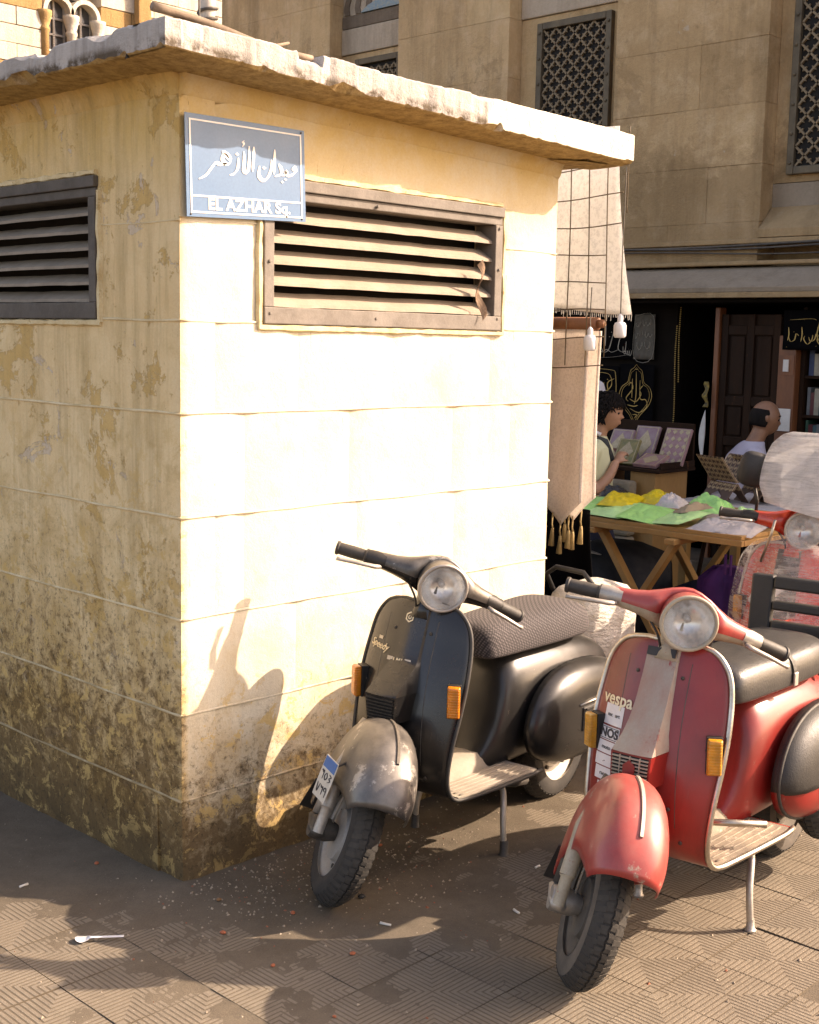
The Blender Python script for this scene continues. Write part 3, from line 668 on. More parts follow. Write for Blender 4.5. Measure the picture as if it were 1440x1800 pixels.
    for l, f, u, rf, ru in HS:
        up.append([(f + rf * math.cos(t), l, u + ru * 1.05 * math.sin(t)) for t in np.linspace(-.15, math.pi + .15, 13)])
        lo.append([(f + rf * .985 * math.cos(t), l, u + ru * .95 * math.sin(t)) for t in np.linspace(math.pi + .1, 2 * math.pi - .1, 11)])
    up = [[(min(p[0], -.360) if abs(p[1]) < .07 else p[0], p[1], p[2]) for p in r] for r in up]; lo = [[(min(p[0], -.360) if abs(p[1]) < .07 else p[0], p[1], p[2]) for p in r] for r in lo]
    hs = mk(G().rings(up, False, False), 'headset', P['headset'], steered=True, smooth=True)
    mk(G().rings(lo, False, False), 'headset_lower', P['headset_low'], steered=True, smooth=True)
    hl = np.array([-.366, 0, .973])
    g = G(); g.lathe([(.066, -.012), (.072, .020), (.076, .050), (.0785, .072), (.0790, .080)], 40, hl, 'x', caps=False); mk(g, 'headlight_shell', P['headset'], hs, True, smooth=True)
    g = G(); g.tube([(hl[0] + .083, .0755 * math.sin(t), hl[2] + .0755 * math.cos(t)) for t in np.linspace(0, 2 * math.pi, 41)[:-1]], .0058, 8, loop=True); ring = mk(g, 'headlight', P['ring'], root, True, smooth=True)
    g = G(); g.lathe([(.0715, .079), (.060, .047), (.040, .026), (.018, .018), (.0005, .017)], 40, hl, 'x', caps=False); mk(g, 'reflector', MREFL, ring, True, smooth=True)
    g = G(); g.lathe([(.0005, .020), (.011, .022), (.011, .048), (.006, .056), (.0005, .057)], 14, hl + np.array([0, 0, .002]), 'x', caps=False); mk(g, 'bulb', MBULB, ring, True, smooth=True)
    g = G(); prof = [(.0725, .081), (.066, .088), (.050, .094), (.028, .0975), (.0005, .0985)]; g.lathe(prof + [(r, h - .003) for r, h in prof[::-1]], 40, hl, 'x', caps=False); mk(g, 'lens', MLENS, ring, True, smooth=True)
    for sgn in (-1, 1):
        a, b = np.array([-.402, sgn * .205, .955]), np.array([-.443, sgn * .328, .934]); d = b - a
        g = G(); g.tube([a - d * .25, a - d * .02, a + d * .02, a + d * .24], [.025, .0265, .0265, .024], 14); mk(g, 'switch_housing', P['switch'], root, True, angle=40)
        g = G(); g.tube([a + d * .241, a + d * .27, a + d * .30, a + d * .6, a + d * .94, a + d * .96, a + d * 1.02], [.025, .025, .0195, .0205, .0195, .023, .022], 14); mk(g, 'grip', MRUB, root, True, angle=40)
        q0 = a + np.array([.030, -sgn * .012, -.012])
        g = G(); g.tube([q0, q0 + np.array([.012, sgn * .02, -.002]), q0 + np.array([.010, sgn * .07, -.010]), q0 + np.array([-.006, sgn * .125, -.024]), q0 + np.array([-.010, sgn * .137, -.026])], [.0095, .0095, .0085, .0075, .0092], 10, flat=.75); mk(g, 'lever', MALU, root, True, smooth=True)
    g = G(); ax0 = A0 + AXD * -.02; g.tube([A0 + AXD * .0 + np.array([.03, 0, -.02]), A0 - AXD * .05 + np.array([.025, 0, 0]), A0 - AXD * .09 + np.array([.02, 0, 0]), A0 - AXD * .13 + np.array([.02, 0, 0])], [.05, .042, .040, .044], 16); mk(g, 'steering_neck', P['headset_low'], root, True, smooth=True)
    for k, sgn in enumerate((1, 1, -1)):
        g = G(); z0 = np.array([-.375, sgn * .10, .94]); P2 = [z0, z0 + np.array([.035, -sgn * (.01 + .015 * k), -.035]), z0 + np.array([.025, -sgn * (.045 + .01 * k), -.075]), z0 + np.array([-.01, -sgn * .075, -.10])]
        g.tube([smooth_interp([(i, *p) for i, p in enumerate(P2)], t) for t in np.linspace(0, 3, 14)], .0035, 6); mk(g, 'control_cable', MRUB, root, True, smooth=True)
    # ---- front wheel, fork, fender
    tyre_parts('front_wheel', root, (0, 0, .214), SW, P['tyre'], P['rim'])
    g = G(); g.tube([(-.175, -.045, .52), (-.145, -.075, .45), (-.075, -.098, .31), (-.045, -.104, .235)], [.020, .020, .019, .019], 12); fk = mk(g, 'fork', P['fork'], root, 2, smooth=True)
    g = G(); g.tube([(-.05, -.104, .226), (-.01, -.104, .205), (.05, -.106, .222)], [.026, .024, .022], 12, flat=.7); mk(g, 'suspension_link', P['fork2'], fk, 2, smooth=True)
    g = G(); g.lathe([(.0005, -.125), (.032, -.125), (.036, -.115), (.036, -.07), (.025, -.04)], 20, (0, 0, .214), 'y'); mk(g, 'axle_hub', P['fork2'], fk, 2, angle=35)
    g = G(); g.tube([(.048, -.108, .222), (.022, -.106, .29), (.019, -.106, .295)], [.017, .017, .022], 12); g.tube([(.019, -.106, .297), (-.040, -.100, .42), (-.06, -.09, .46)], [.0225, .0225, .018], 12); mk(g, 'damper', P['damper'], fk, 2, angle=40)
    g = G(); g.tube([(-.02, -.062, .40), (.0, -.066, .30), (.005, -.064, .215)], .004, 6); mk(g, 'brake_cable', MALU, fk, 2, smooth=True)
    FT = [(42, .322, .090, .09), (50, .338, .100, .12), (60, .350, .108, .155), (75, .361, .114, .20), (90, .365, .118, .235), (110, .360, .119, .26), (130, .345, .116, .25), (150, .325, .110, .22), (170, .300, .104, .17), (190, .280, .098, .12)]
    wc = np.array([-.012, 0, .222])
    def fend(a, b, off=0.0):
        th = lerp(42, 190, a); Rs, w, dd = smooth_interp(FT, th); q = (b * 2 - 1); lat = w * math.copysign(abs(math.sin(q * math.pi / 2)) ** .92, q)
        rad = Rs + off - dd * (1 - math.cos(q * math.pi / 2)) ** 1.25 * (1 if abs(q) < .999 else 1)
        t = math.radians(th); return (wc[0] + rad * math.cos(t), lat + off * q, wc[2] + rad * math.sin(t))
    g = G(); g.grid(lambda a, b: fend(a, b), 44, 24); fd = mk(g, 'front_fender', P['fender'], root, 2, smooth=True, solid=.003)
    g = G(); g.rings([[fend(a, .5 - .011, -.001), fend(a, .5 - .009, .007), fend(a, .5 + .009, .007), fend(a, .5 + .011, -.001)] for a in np.linspace(*P['crest'], 16)]); mk(g, 'fender_crest', P['crestm'], fd, 2)
    if P.get('flap'):
        g = G(); g.grid(lambda a, b: (wc[0] - .255 - .05 * a, lerp(-.095, .095, b), .24 - .13 * a), 4, 6); mk(g, 'mud_flap', MRUB, fd, 2, solid=.004)
    # ---- frame, tunnel, cowls
    BD = [(-.60, .03, .262, .295, .02), (-.645, .065, .260, .335, .05), (-.685, .092, .258, .43, .08), (-.712, .108, .258, .535, .09), (-.742, .120, .258, .62, .10), (-.80, .135, .262, .662, .11), (-.95, .150, .27, .672, .12), (-1.15, .160, .29, .668, .12), (-1.32, .150, .33, .64, .12), (-1.44, .115, .38, .59, .09), (-1.50, .06, .43, .525, .04)]
    R = []
    for k in range(41):
        f, hw, zb, zt, rr_ = smooth_interp([(i, *b) for i, b in enumerate(BD)], k / 40 * (len(BD) - 1)); ring = []
        zc = (zb + zt) / 2; hz = (zt - zb) / 2
        for j in range(28):
            t = 2 * math.pi * j / 28; c, s = math.cos(t), math.sin(t); e = .55
            ring.append((f, hw * math.copysign(abs(c) ** e, c) * (1 - .22 * max(0, s)), zc + hz * math.copysign(abs(s) ** e, s)))
        R.append(ring)
    mk(G().rings(R), 'rear_frame', P['body'], root, smooth=True)
    g = G(); R = []
    for k in range(16):
        f = lerp(-.30, -.70, k / 15); h = .035 + .02 * (k / 15); hw = .07; z0 = shield_pt(.76 + .2 * k / 15, 0)[2] if k else .285
        R.append([(f, hw * 1.15, z0 + .001), (f, hw, z0 + h * .6), (f, hw * .72, z0 + h), (f, 0, z0 + h * 1.06), (f, -hw * .72, z0 + h), (f, -hw, z0 + h * .6), (f, -hw * 1.15, z0 + .001)])
    mk(g.rings(R, False, False), 'centre_tunnel', P['mat'], root, smooth=True)
    for sgn in (-1, 1):
        g = G(); n = 14
        g.grid(lambda a, b: tuple(shield_pt(lerp(.775, .985, a), sgn * lerp(.38, .955, b), -.0) + np.array([0, 0, .0045])), 16, 8); fm = mk(g, 'floor_mat', P['mat'], root, solid=.004)
        for k in range(5):
            g = G(); t = sgn * lerp(.46, .88, k / 4); g.tube([shield_pt(s, t) + np.array([0, 0, .008]) for s in np.linspace(.79, .975, 12)], .003, 6); mk(g, 'mat_rib', P['rib'], fm, smooth=True)
    # inner face of the shield below the bars: glovebox-like rounded steering tunnel
    g = G(); R = []
    for k in range(14):
        s = lerp(.05, .735, k / 13); c = shield_pt(s, 0); h = .035 + .03 * (k / 13); w = .055
        R.append([tuple(c + np.array([-.002, w, 0])), tuple(c + np.array([-h * .7, w * .8, 0])), tuple(c + np.array([-h, 0, 0])), tuple(c + np.array([-h * .7, -w * .8, 0])), tuple(c + np.array([-.002, -w, 0]))])
    mk(g.rings(R, False, False), 'steering_tunnel', P['body'], root, smooth=True)
    for sgn in (-1, 1):
        cf, cu = -1.09, .40
        def cow(r, ph, off=0.0):
            c, s = math.cos(ph), math.sin(ph); rf = (.325 if c > 0 else .385); ru = .198 if s > 0 else .165
            e = .86; x = rf * math.copysign(abs(c) ** e, c) * r; z = ru * math.copysign(abs(s) ** e, s) * r
            if x > 0: x *= 1 - .12 * max(0, z / ru)
            b = (.100 + .075 * max(0, -x / rf * 0) ) ; y = .158 + (.088 + off) * max(0, 1 - r ** 4.2) ** .5
            return (cf + x, sgn * y, cu + z + .02 * x)
        n = 44; R = [[cow(r, 2 * math.pi * k / n) for k in range(n)] for r in (1.0, .985, .96, .92, .86, .76, .62, .44, .24, .02)]
        g = G(); g.rings(R); cl = mk(g, 'cowl', P['cowl'], root, smooth=True)
        if P.get('cowl_top'):
            g = G(); R = [[cow(r, ph, .006) for ph in np.linspace(math.radians(-22), math.radians(202), 30)] for r in (1.0, .985, .955, .91, .85, .74, .58, .40, .25)]
            g.rings(R, False, False)
            g.v = [(v[0], v[1], max(v[2], cu - .03)) for v in g.v]; mk(g, 'cowl_cover', P['cowl_top'], cl, smooth=True, solid=.003)
            g = G(); g.tube([cow(.985, ph, .004) for ph in np.linspace(0, 2 * math.pi, 50)[:-1]], .006, 6, loop=True); mk(g, 'cowl_beading', MRUB, cl, smooth=True)
        if P.get('cowl_vent') and sgn > 0:
            g = G(); g.box((-1.20, .232, .36), (-1.02, .252, .45)); vent = mk(g, 'cowl_vent', MPLAST, cl, bevel=.006)
            for k in range(5):
                g = G(); z = .372 + k * .0165; g.box((-1.19, .252, z), (-1.03, .2585, z + .007)); mk(g, 'vent_slat', MPLAST, cl, bevel=.001)
            g = G(); g.tube([(-1.225, .245, .465), (-1.12, .250, .465), (-1.00, .247, .460)], .004, 6); mk(g, 'chrome_strip', MCHROME, cl, smooth=True)
    # ---- seat
    ST = P['seat_tab']; R = []
    for k in range(33):
        f, hw, zb, zt = smooth_interp([(i, *b) for i, b in enumerate(ST)], k / 32 * (len(ST) - 1)); ring = []
        for j in range(24):
            t = 2 * math.pi * j / 24; c, s = math.cos(t), math.sin(t); e = .58 if s > 0 else .35; zc = zb + (zt - zb) * .35
            ring.append((f, hw * math.copysign(abs(c) ** e, c) * (1 - .10 * max(0, s)), zc + ((zt - zc) if s > 0 else (zc - zb)) * math.copysign(abs(s) ** e, s)))
        R.append(ring)
    seat = mk(G().rings(R), 'seat', P['seat'], root, smooth=True, sub=1)
    if P.get('strap'):
        f0 = -.93; hw, zb, zt = interp([(-b[0], *b[1:]) for b in ST], -f0)
        g = G(); ring = []
        for j in range(25):
            t = math.pi * j / 24; c, s = math.cos(t), math.sin(t); ring.append((f0 - .02 * 0, (hw + .005) * math.copysign(abs(c) ** .58, c) * (1 - .10 * s), zb + .03 + (zt - zb - .025) * s ** .58))
        g.rings([[(p[0] - .011, p[1], p[2]), (p[0] + .011, p[1], p[2]), (p[0] + .011, p[1], p[2] - .004), (p[0] - .011, p[1], p[2] - .004)] for p in ring]); sp = mk(g, 'seat_strap', MRUB, seat, smooth=False)
        g = G(); g.box((f0 - .014, hw + .000, zb + .012), (f0 + .014, hw + .008, zb + .055)); mk(g, 'strap_buckle', MALU, seat, bevel=.003)
    # ---- rear wheel, stand, engine
    tyre_parts('rear_wheel', root, (-1.235, .0, .2145), I, P['tyre'], P['rim2'])
    if P.get('spare'): tyre_parts('spare_wheel', root, (-1.17, .185, .34), I, P['tyre'], P['rim2'])
    g = G(); g.tube([(-.78, -.12, .215), (-.95, -.14, .19), (-1.22, -.15, .19)], [.045, .07, .06], 14); g.lathe([(.0005, -.23), (.085, -.22), (.1, -.17), (.1, -.06), (.05, -.05)], 22, (-1.235, 0, .2145), 'y'); mk(g, 'engine', MIRON, root, smooth=True)
    g = G(); g.tube([(-.80, -.05, .16), (-.95, -.10, .125), (-1.15, -.13, .12), (-1.35, -.15, .125), (-1.55, -.16, .14)], [.016, .022, .05, .05, .014], 12); mk(g, 'exhaust', MIRON, root, smooth=True)
    g = G(); g.tube([(-.64, -.08, .235), (-.66, .12, .235), (-.73, .15, .23), (-.80, .15, .22)], [.012, .012, .02, .02], 8); mk(g, 'frame_rail', MIRON, root, smooth=True)
    fz = P['stand_f']; P2 = [(-.665, -.10, .235), (-.66, -.15, .225), (fz + .0, -.178, .12), (fz, -.186, .012)]; Q2 = [(a, -b, c) for a, b, c in P2][::-1]
    g = G(); g.tube([smooth_interp([(i, *p) for i, p in enumerate(P2)], t) for t in np.linspace(0, 3, 14)] , .0105, 10)
    sd = mk(g, 'stand', P['standm'], root, smooth=True)
    g = G(); g.tube([smooth_interp([(i, *p) for i, p in enumerate(Q2)], t) for t in np.linspace(0, 3, 14)], .0105, 10); mk(g, 'stand_leg', P['standm'], sd, smooth=True)
    for sgn in (-1, 1):
        g = G(); b = np.array([fz, sgn * .186, 0])
        if P['boots']: g.lathe([(.019, .0), (.020, .008), (.015, .014), (.0145, .055), (.0115, .060)], 12, b, 'z'); mk(g, 'stand_boot', MRUB, sd, angle=40)
        else: g.lathe([(.017, .0), (.018, .006), (.0125, .012), (.0115, .04)], 12, b, 'z'); mk(g, 'stand_foot', P['standm'], sd, angle=40)
    g = G(); g.lathe([(.0005, .0), (.03, .002), (.034, .012), (.034, .03)], 16, (-1.515, 0, .49), 'x'); mk(g, 'tail_light', P['tail'], root)
    g = G(); g.bar((-.50, -.14, .286), (-.455, -.14, .355), .05, .008); g.bar((-.452, -.165, .352), (-.452, -.115, .352), .05, .010); mk(g, 'brake_pedal', MIRON, root, bevel=.002)
    return root, S, shield, fd, mk
BASE = dict(grille=None)
SEAT = [(-.595, .065, .68, .735), (-.612, .105, .668, .768), (-.66, .124, .664, .786), (-.80, .138, .664, .792), (-.95, .150, .664, .792), (-1.10, .158, .666, .796), (-1.20, .152, .668, .790), (-1.255, .118, .675, .765), (-1.275, .06, .69, .735)]
black_style = dict(shield=MBLK, trim=MRUB, trim_r=.0065, horn=[(.872, .010, .050, .056), (.80, .010, .050, .056), (.735, .012, .050, .056), (.715, .014, .051, .058), (.70, .020, .053, .062), (.63, .100, .058, .066), (.622, .104, .059, .067)], hornmat=MBLK,
    grille=((.622, .104, .059, 0), (.535, .080, .052, 0)), gbox=MBLK, nsl=7, slw=.55, slmat=MPLAST, vbars=[], amber=MAMB, headset=MBLKF, headset_low=MBLK, ring=MALU, switch=MPLAST, tyre=(MTYRE, MTYRE), rim=MHUB, rim2=MALU, fork=MALU, fork2=MIRON, damper=MALU,
    fender=MBLKF, crest=(.16, .42), crestm=MIRON, flap=True, body=MBLKB, mat=MMAT, rib=MMAT, cowl=MBLKB, cowl_vent=True, seat_tab=SEAT, seat=MSEATF, standm=MALU, boots=True, stand_f=-.628, tail=MREDT)
red_style = dict(shield=MRED, trim=MCHROME, trim_r=.0085, horn=[(.872, .010, .047, .052), (.80, .014, .047, .053), (.73, .024, .048, .056), (.68, .038, .050, .059), (.645, .056, .054, .062), (.618, .078, .060, .068), (.606, .088, .062, .069)], hornmat=MFADE,
    grille=((.605, .088, .062, 0), (.515, .078, .058, 0)), gbox=MRED, nsl=8, slw=.42, slmat=MCREAMP, vbars=[-.5, 0, .5], hex=True, amber=MAMB2, headset=MREDF, headset_low=MCREAMP, ring=MCREAMP, switch=MALU, tyre=(MTYRE, MTYRE_D), rim=MTYRE_D, rim2=MTYRE_D, fork=MIRON, fork2=MALU, damper=MCREAMP,
    fender=MREDF, crest=(.12, .40), crestm=MALU, flap=True, body=MRED, mat=MMATD, rib=MMATD, cowl=MRED, cowl_top=MPLAST, seat_tab=SEAT, seat=MSEATL, strap=True, standm=MALU, boots=False, stand_f=-.60, spare=True, tail=MREDT)
blk, SB, bsh, bfd, mkb = scooter('scooter', 'black scooter with a mesh covered seat parked against the sunlit cream wall', (.296, -.416), -3.016, .905, black_style, -.010, .010)
red, SR, rsh, rfd, mkr = scooter('scooter', 'faded red scooter with white decals and a black backrest parked on the tiles', (.427, -1.258), -3.051, .70, red_style, .007, .006)
# badges and writing on the leg shields
def on_shield(g, u0, l0, sc, mirror=1, rot=0.0):
    c, s = math.cos(rot), math.sin(rot)
    return g.map(lambda p: at_u(u0 + (p[0] * s + p[1] * c) * sc, l0 + (p[0] * c - p[1] * s) * sc, .0028 + p[2] * .5))
# seen from the front, reading direction runs from the rider's right to the rider's left
mkr(on_shield(text_geo('vespa', 1, .02, .004), .708, -.120, .050), 'lettering', MBADGE, rsh)
def panel(nm, mat, u0, l0, w, h, mk, sh, off=.0035, skew=0.0):
    g = G(); g.grid(lambda a, b: tuple(at_u(u0 + (b - .5) * h, l0 + (a - .5) * w + skew * (b - .5) * h, off)), 6, 4); return mk(g, nm, mat, sh)
for k, (u, l, w, h, tx) in enumerate(((.664, -.124, .070, .056, 'mc  art'), (.612, -.130, .076, .038, 'NOS'), (.573, -.134, .074, .034, 'moto'), (.537, -.136, .070, .032, '.-'), (.500, -.133, .066, .036, 'race'), (.462, -.124, .056, .028, '-'))):
    panel('decal', MDECAL, u, l, w, h, mkr, rsh, .0032)
    if k == 1:
        for du, dl, ww, hh in ((.0155, 0, .070, .0018), (-.0155, 0, .070, .0018), (0, -.034, .0018, .031), (0, .034, .0018, .031)): panel('decal_border', MINK, u + du, l + dl, ww, hh, mkr, rsh, .0042)
    mkr(on_shield(text_geo(tx, 1, .03 if k == 1 else 0.0, .002), u, l, .034 if k == 1 else .016), 'decal_print', MINK if k in (1,) else MIRON, rsh).location.x = .0012
g = G(); g.grid(lambda a, b: tuple(at_u(.858 + (b - .5) * .022, (a - .5) * .088, .016)), 6, 3); mkr(g, 'badge_plate', MPLAST, rsh, solid=.004)
mkb(on_shield(text_geo('Speedy', 1, .012, .004, .35), .735, -.128, .032, rot=-.08), 'lettering', MBADGE, bsh)
panel('badge_plate', MALU, .758, -.128, .022, .010, mkb, bsh, .004)
mkb(on_shield(text_geo('LML', 1, .03, .004, 0, 1.2), .706, -.018, .022), 'lettering', MBADGE, bsh).location.x = .013
for s in (-1, 1): panel('badge_bar', MALU, .706, -.018 + s * .036, .024, .012, mkb, bsh, .016)
def hexring(r0, r1): 
    g = G(); g.rings([[(r * math.cos(k * math.pi / 3 + math.pi / 2), r * math.sin(k * math.pi / 3 + math.pi / 2), z) for k in range(6)] for r, z in ((r0, 0), (r0, .004), (r1, .004), (r1, 0))], True, False, loop=True); return g
o = mkb(on_shield(hexring(1.0, .72), .842, -.012, .017), 'emblem', MBADGE, bsh); o.location.x = .010
o = mkb(on_shield(hexring(.42, .2), .842, -.012, .017), 'emblem', MBADGE, bsh); o.location.x = .010
for mk_, sh_ in ((mkr, rsh), (mkb, bsh)):
    for u_, l_ in ((.80, -.07), (.80, .07), (.45, -.085), (.45, .085), (.62, .165), (.62, -.165), (.36, .12), (.36, -.12)):
        q_ = at_u(u_, l_, .003); mk_(G().lathe([(.006, 0), (.0055, .002), (.003, .0035), (.0004, .0038)], 8, q_, 'x'), 'bolt', MIRON, sh_)
    for l_ in (-.098, .098):
        mk_(G().tube([at_u(u_, l_ + .01 * math.sin(u_ * 6), .0012) for u_ in np.linspace(.84, .40, 24)], .0016, 5), 'panel_seam', MIRON, sh_, smooth=True)
# number plate hung on the near side of the black fender
MPLATE = M('plate_enamel', (.66, .60, .50), (.55, .49, .40), 16, .45, bump=.1, wear=(.66, (.3, .24, .17))); MBLUE = M('plate_blue', (.05, .14, .36), (.08, .18, .38), 20, .5)
pl0 = np.array([.03, -.150, .385]); pu = np.array([-.10, -.02, 1.0]); pu /= np.linalg.norm(pu); pr = np.array([-.93, -.36, -.08]); pr -= pu * (pr @ pu); pr /= np.linalg.norm(pr); pr = -pr; pn = np.cross(pr, pu)
if pn[1] > 0: pn = -pn
def pp(a, b, d): return pl0 + pr * a + pu * b + pn * d
g = G(); g.prism([(-.037, -.064), (.037, -.064), (.039, .0), (.037, .066), (-.037, .066), (-.039, 0)], pp, -.001, .001); plate = mkb(g, 'number_plate', MPLATE, bfd, 2, bevel=.001)
g = G(); g.prism([(-.034, .030), (.034, .030), (.034, .063), (-.034, .063)], pp, .0012, .0024); mkb(g, 'plate_header', MBLUE, bfd, 2)
D = {'4': (1.1, [(-.006, .013), (.006, .009), (-.003, .002), (.006, -.003), (-.006, -.012)]), '5': (1.1, [(0, .012), (-.007, 0), (0, -.010), (.007, 0), (0, .012)]), '7': (1.1, [(-.007, .013), (0, -.013), (.007, .013)]), '2': (1.1, [(.006, -.013), (.005, .010), (-.001, .006), (-.007, .012)]), '9': (1.1, [(.006, -.013), (.005, .010), (-.004, .012), (-.006, .004), (.004, .003)]), '3': (1.1, [(.006, -.013), (.005, .012), (.001, .006), (-.003, .012), (-.007, .008)])}
g = G()
for ch, x, y in (('3', -.022, .008), ('5', 0, .008), ('4', .022, .008), ('7', -.020, -.034), ('2', .001, -.034), ('9', .021, -.034)):
    w, L = D[ch]; strokes(g, [(.0042, [(x + a * 1.05, y + b * 1.05) for a, b in L])], pp, .0014, .0026, wmin=.7)
mkb(g, 'plate_digits', MINK, bfd, 2)
g = G(); g.tube([pl0 + pu * .05 + pr * .02, pl0 + pu * .06 + np.array([-.01, .05, .01]), (.0, -.10, .44)], .005, 6); mkb(g, 'plate_bracket', MIRON, bfd, 2)
# red scooter: foot bar and backrest
g = G(); g.tube([(-.49, .07, .284), (-.475, .085, .345), (-.47, .10, .352), (-.56, .235, .352)], [.008, .008, .010, .011], 8); mkr(g, 'foot_bar', MCHROME, red, smooth=True)
o = MPLAST
def br(a, b, d): return (-1.31 - .10 * (b - .80) + d, a, b - .045)
for nm, (a0, a1, b0, b1) in {'backrest': (-.175, -.095, .79, .99), 'backrest_post': (.095, .175, .79, .99), 'backrest_bar': (-.0945, .0945, .945, .989), 'backrest_rung': (-.0945, .0945, .872, .904), 'backrest_foot': (-.0945, .0945, .79, .836)}.items():
    g = G(); g.prism([(a0, b0), (a1, b0), (a1, b1), (a0, b1)], br, -.018, .018); mkr(g, nm, MPLAST, red, bevel=.008)
for s in (-1, 1): mkr(G().tube([(-1.31, s * .13, .76), (-1.28, s * .13, .69), (-1.22, s * .12, .65)], .009, 8), 'backrest_stay', MIRON, red, smooth=True)
# ------------------------------------------------------------------ stone building behind
def stone_mat(name, c1, c2, c3):
    n = NT(name); P = n.world(); x, y, z = n.sep(P); a = n.noise(P, .9, 9, .68, .4); b = n.noise(P, 4, 9, .72); c = n.noise(P, 40, 7, .75)
    mp = n.n.new('ShaderNodeMapping'); n.l.new(P, mp.inputs[0]); mp.inputs['Scale'].default_value = (3, 3, .35); s = n.noise(mp.outputs[0], 1.2, 8, .7)
    oi = n.n.new('ShaderNodeObjectInfo'); col = n.mix(n.rng(a, .35, .66), c1, c2); col = n.mix(n.math('MULTIPLY', n.rng(b, .5, .68), .55), col, c3)
    col = n.mix(n.math('MULTIPLY', n.rng(s, .48, .70), .6), col, tuple(v * .5 for v in c2)); pt = n.rng(n.noise(P, 1.7, 10, .75, .3), .56, .60); col = n.mix(n.math('MULTIPLY', pt, .4), col, tuple(v * .62 for v in c2))
    low = n.rng(n.math('ADD', z, n.math('MULTIPLY', n.math('SUBTRACT', b, .5), 1.2)), 3.25, 2.95); col = n.mix(n.math('MULTIPLY', low, .5), col, tuple(v * .42 for v in c2))
    col = n.mix(.22, col, n.ramp(oi.outputs['Random'], [(0, .36), (1, .62)]), 'OVERLAY'); col = n.mix(.25, col, n.ramp(c, [(.3, .35), (.7, .68)]), 'OVERLAY')
    chip = n.rng(n.noise(P, 2.4, 5, .6), .70, .72); col = n.mix(n.math('MULTIPLY', chip, .7), col, (.55, .47, .36))
    n.set(Base_Color=col, Roughness=.93, Specular_IOR_Level=.15); n.bump(n.math('ADD', b, n.math('MULTIPLY', c, .6)), .85, .02); return n.m
MST = stone_mat('tan_limestone', (.66, .46, .255), (.45, .30, .155), (.72, .54, .34)); MST2 = stone_mat('pale_marble', (.56, .46, .35), (.46, .37, .27), (.44, .35, .25))
MSTD = stone_mat('dark_basalt', (.24, .185, .135), (.18, .138, .10), (.28, .22, .16)); MBRZ = M('old_bronze', (.15, .118, .075), (.095, .075, .05), 10, .6, metal=.45, bump=.3, bscale=60, dust=.3, dustc=(.3, .24, .16))
MLAT = M('weathered_lattice', (.26, .195, .12), (.19, .14, .085), 8, .8, bump=.3, bscale=50)
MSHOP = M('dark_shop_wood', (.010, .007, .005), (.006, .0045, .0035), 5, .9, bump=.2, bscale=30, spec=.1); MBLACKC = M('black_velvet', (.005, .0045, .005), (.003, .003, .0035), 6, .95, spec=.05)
MDOOR = M('old_brown_door', (.034, .015, .007), (.018, .009, .005), 5, .7, bump=.4, bscale=40, wear=(.64, (.13, .05, .02)), stretch=(1, 1, .25), spec=.15); MPOST = M('orange_brown_post', (.24, .085, .030), (.13, .045, .018), 6, .5, bump=.3, bscale=40, stretch=(1, 1, .3))
MGOLD = M('gold_thread', (.52, .36, .12), (.40, .26, .08), 30, .45, metal=.4); MSILV = M('silver_thread', (.46, .42, .34), (.34, .31, .26), 30, .5, metal=.2)
MPAPER = M('paper', (.70, .66, .60), (.6, .56, .5), 10, .8); MGREYB = M('grey_banner', (.12, .105, .08), (.085, .075, .06), 30, .9)
XF = 6.30; YB0, YB1 = -2.6, 7.93; ZL = 2.30
bld = empty('stone_building', (XF, 2.5, 0), label='tan limestone building with recessed lattice windows above a dark open shop front', cat='building')
bld_off = np.array([XF, 2.5, 0])
def bb(nm, lo, hi, mat, parent=bld, bevel=0.0, **k):
    g = G(); g.box(lo, hi); g.map(lambda p: p - bld_off); return g.build(nm, mat, parent, bevel=bevel, **k)
def bg_(g, nm, mat, parent=bld, **k): g.map(lambda p: p - bld_off); return g.build(nm, mat, parent, **k)
XR = XF + .17
bb('back_wall', (XR + .08, YB0, ZL), (XF + 3.6, YB1, 6.3), MST)
REC = [(5.356, 6.269), (2.96, 4.05), (.55, 1.641), (-1.9, -.8)]
PIL = [(6.269, YB1), (4.05, 5.356), (1.641, 2.96), (-.8, .55), (YB0, -1.9)]
zs = [ZL + .02, 2.62, 3.03, 3.46, 3.92, 4.40, 4.86, 5.35, 6.3]
for pi, (y0, y1) in enumerate(PIL):
    for c in range(len(zs) - 1):
        n = 2 if (y1 - y0) > 1.0 else 1; J = [y0] + ([lerp(y0, y1, (.38 if c % 2 else .60) + rnd.uniform(-.05, .05))] if n == 2 else []) + [y1]
        for a, b in zip(J, J[1:]):
            e = .0006; d = rnd.uniform(-.003, .003); bb('stone_block', (XF + d, a + e, zs[c] + e), (XF + .25, b - e, zs[c + 1] - e), MST, bevel=.0025)
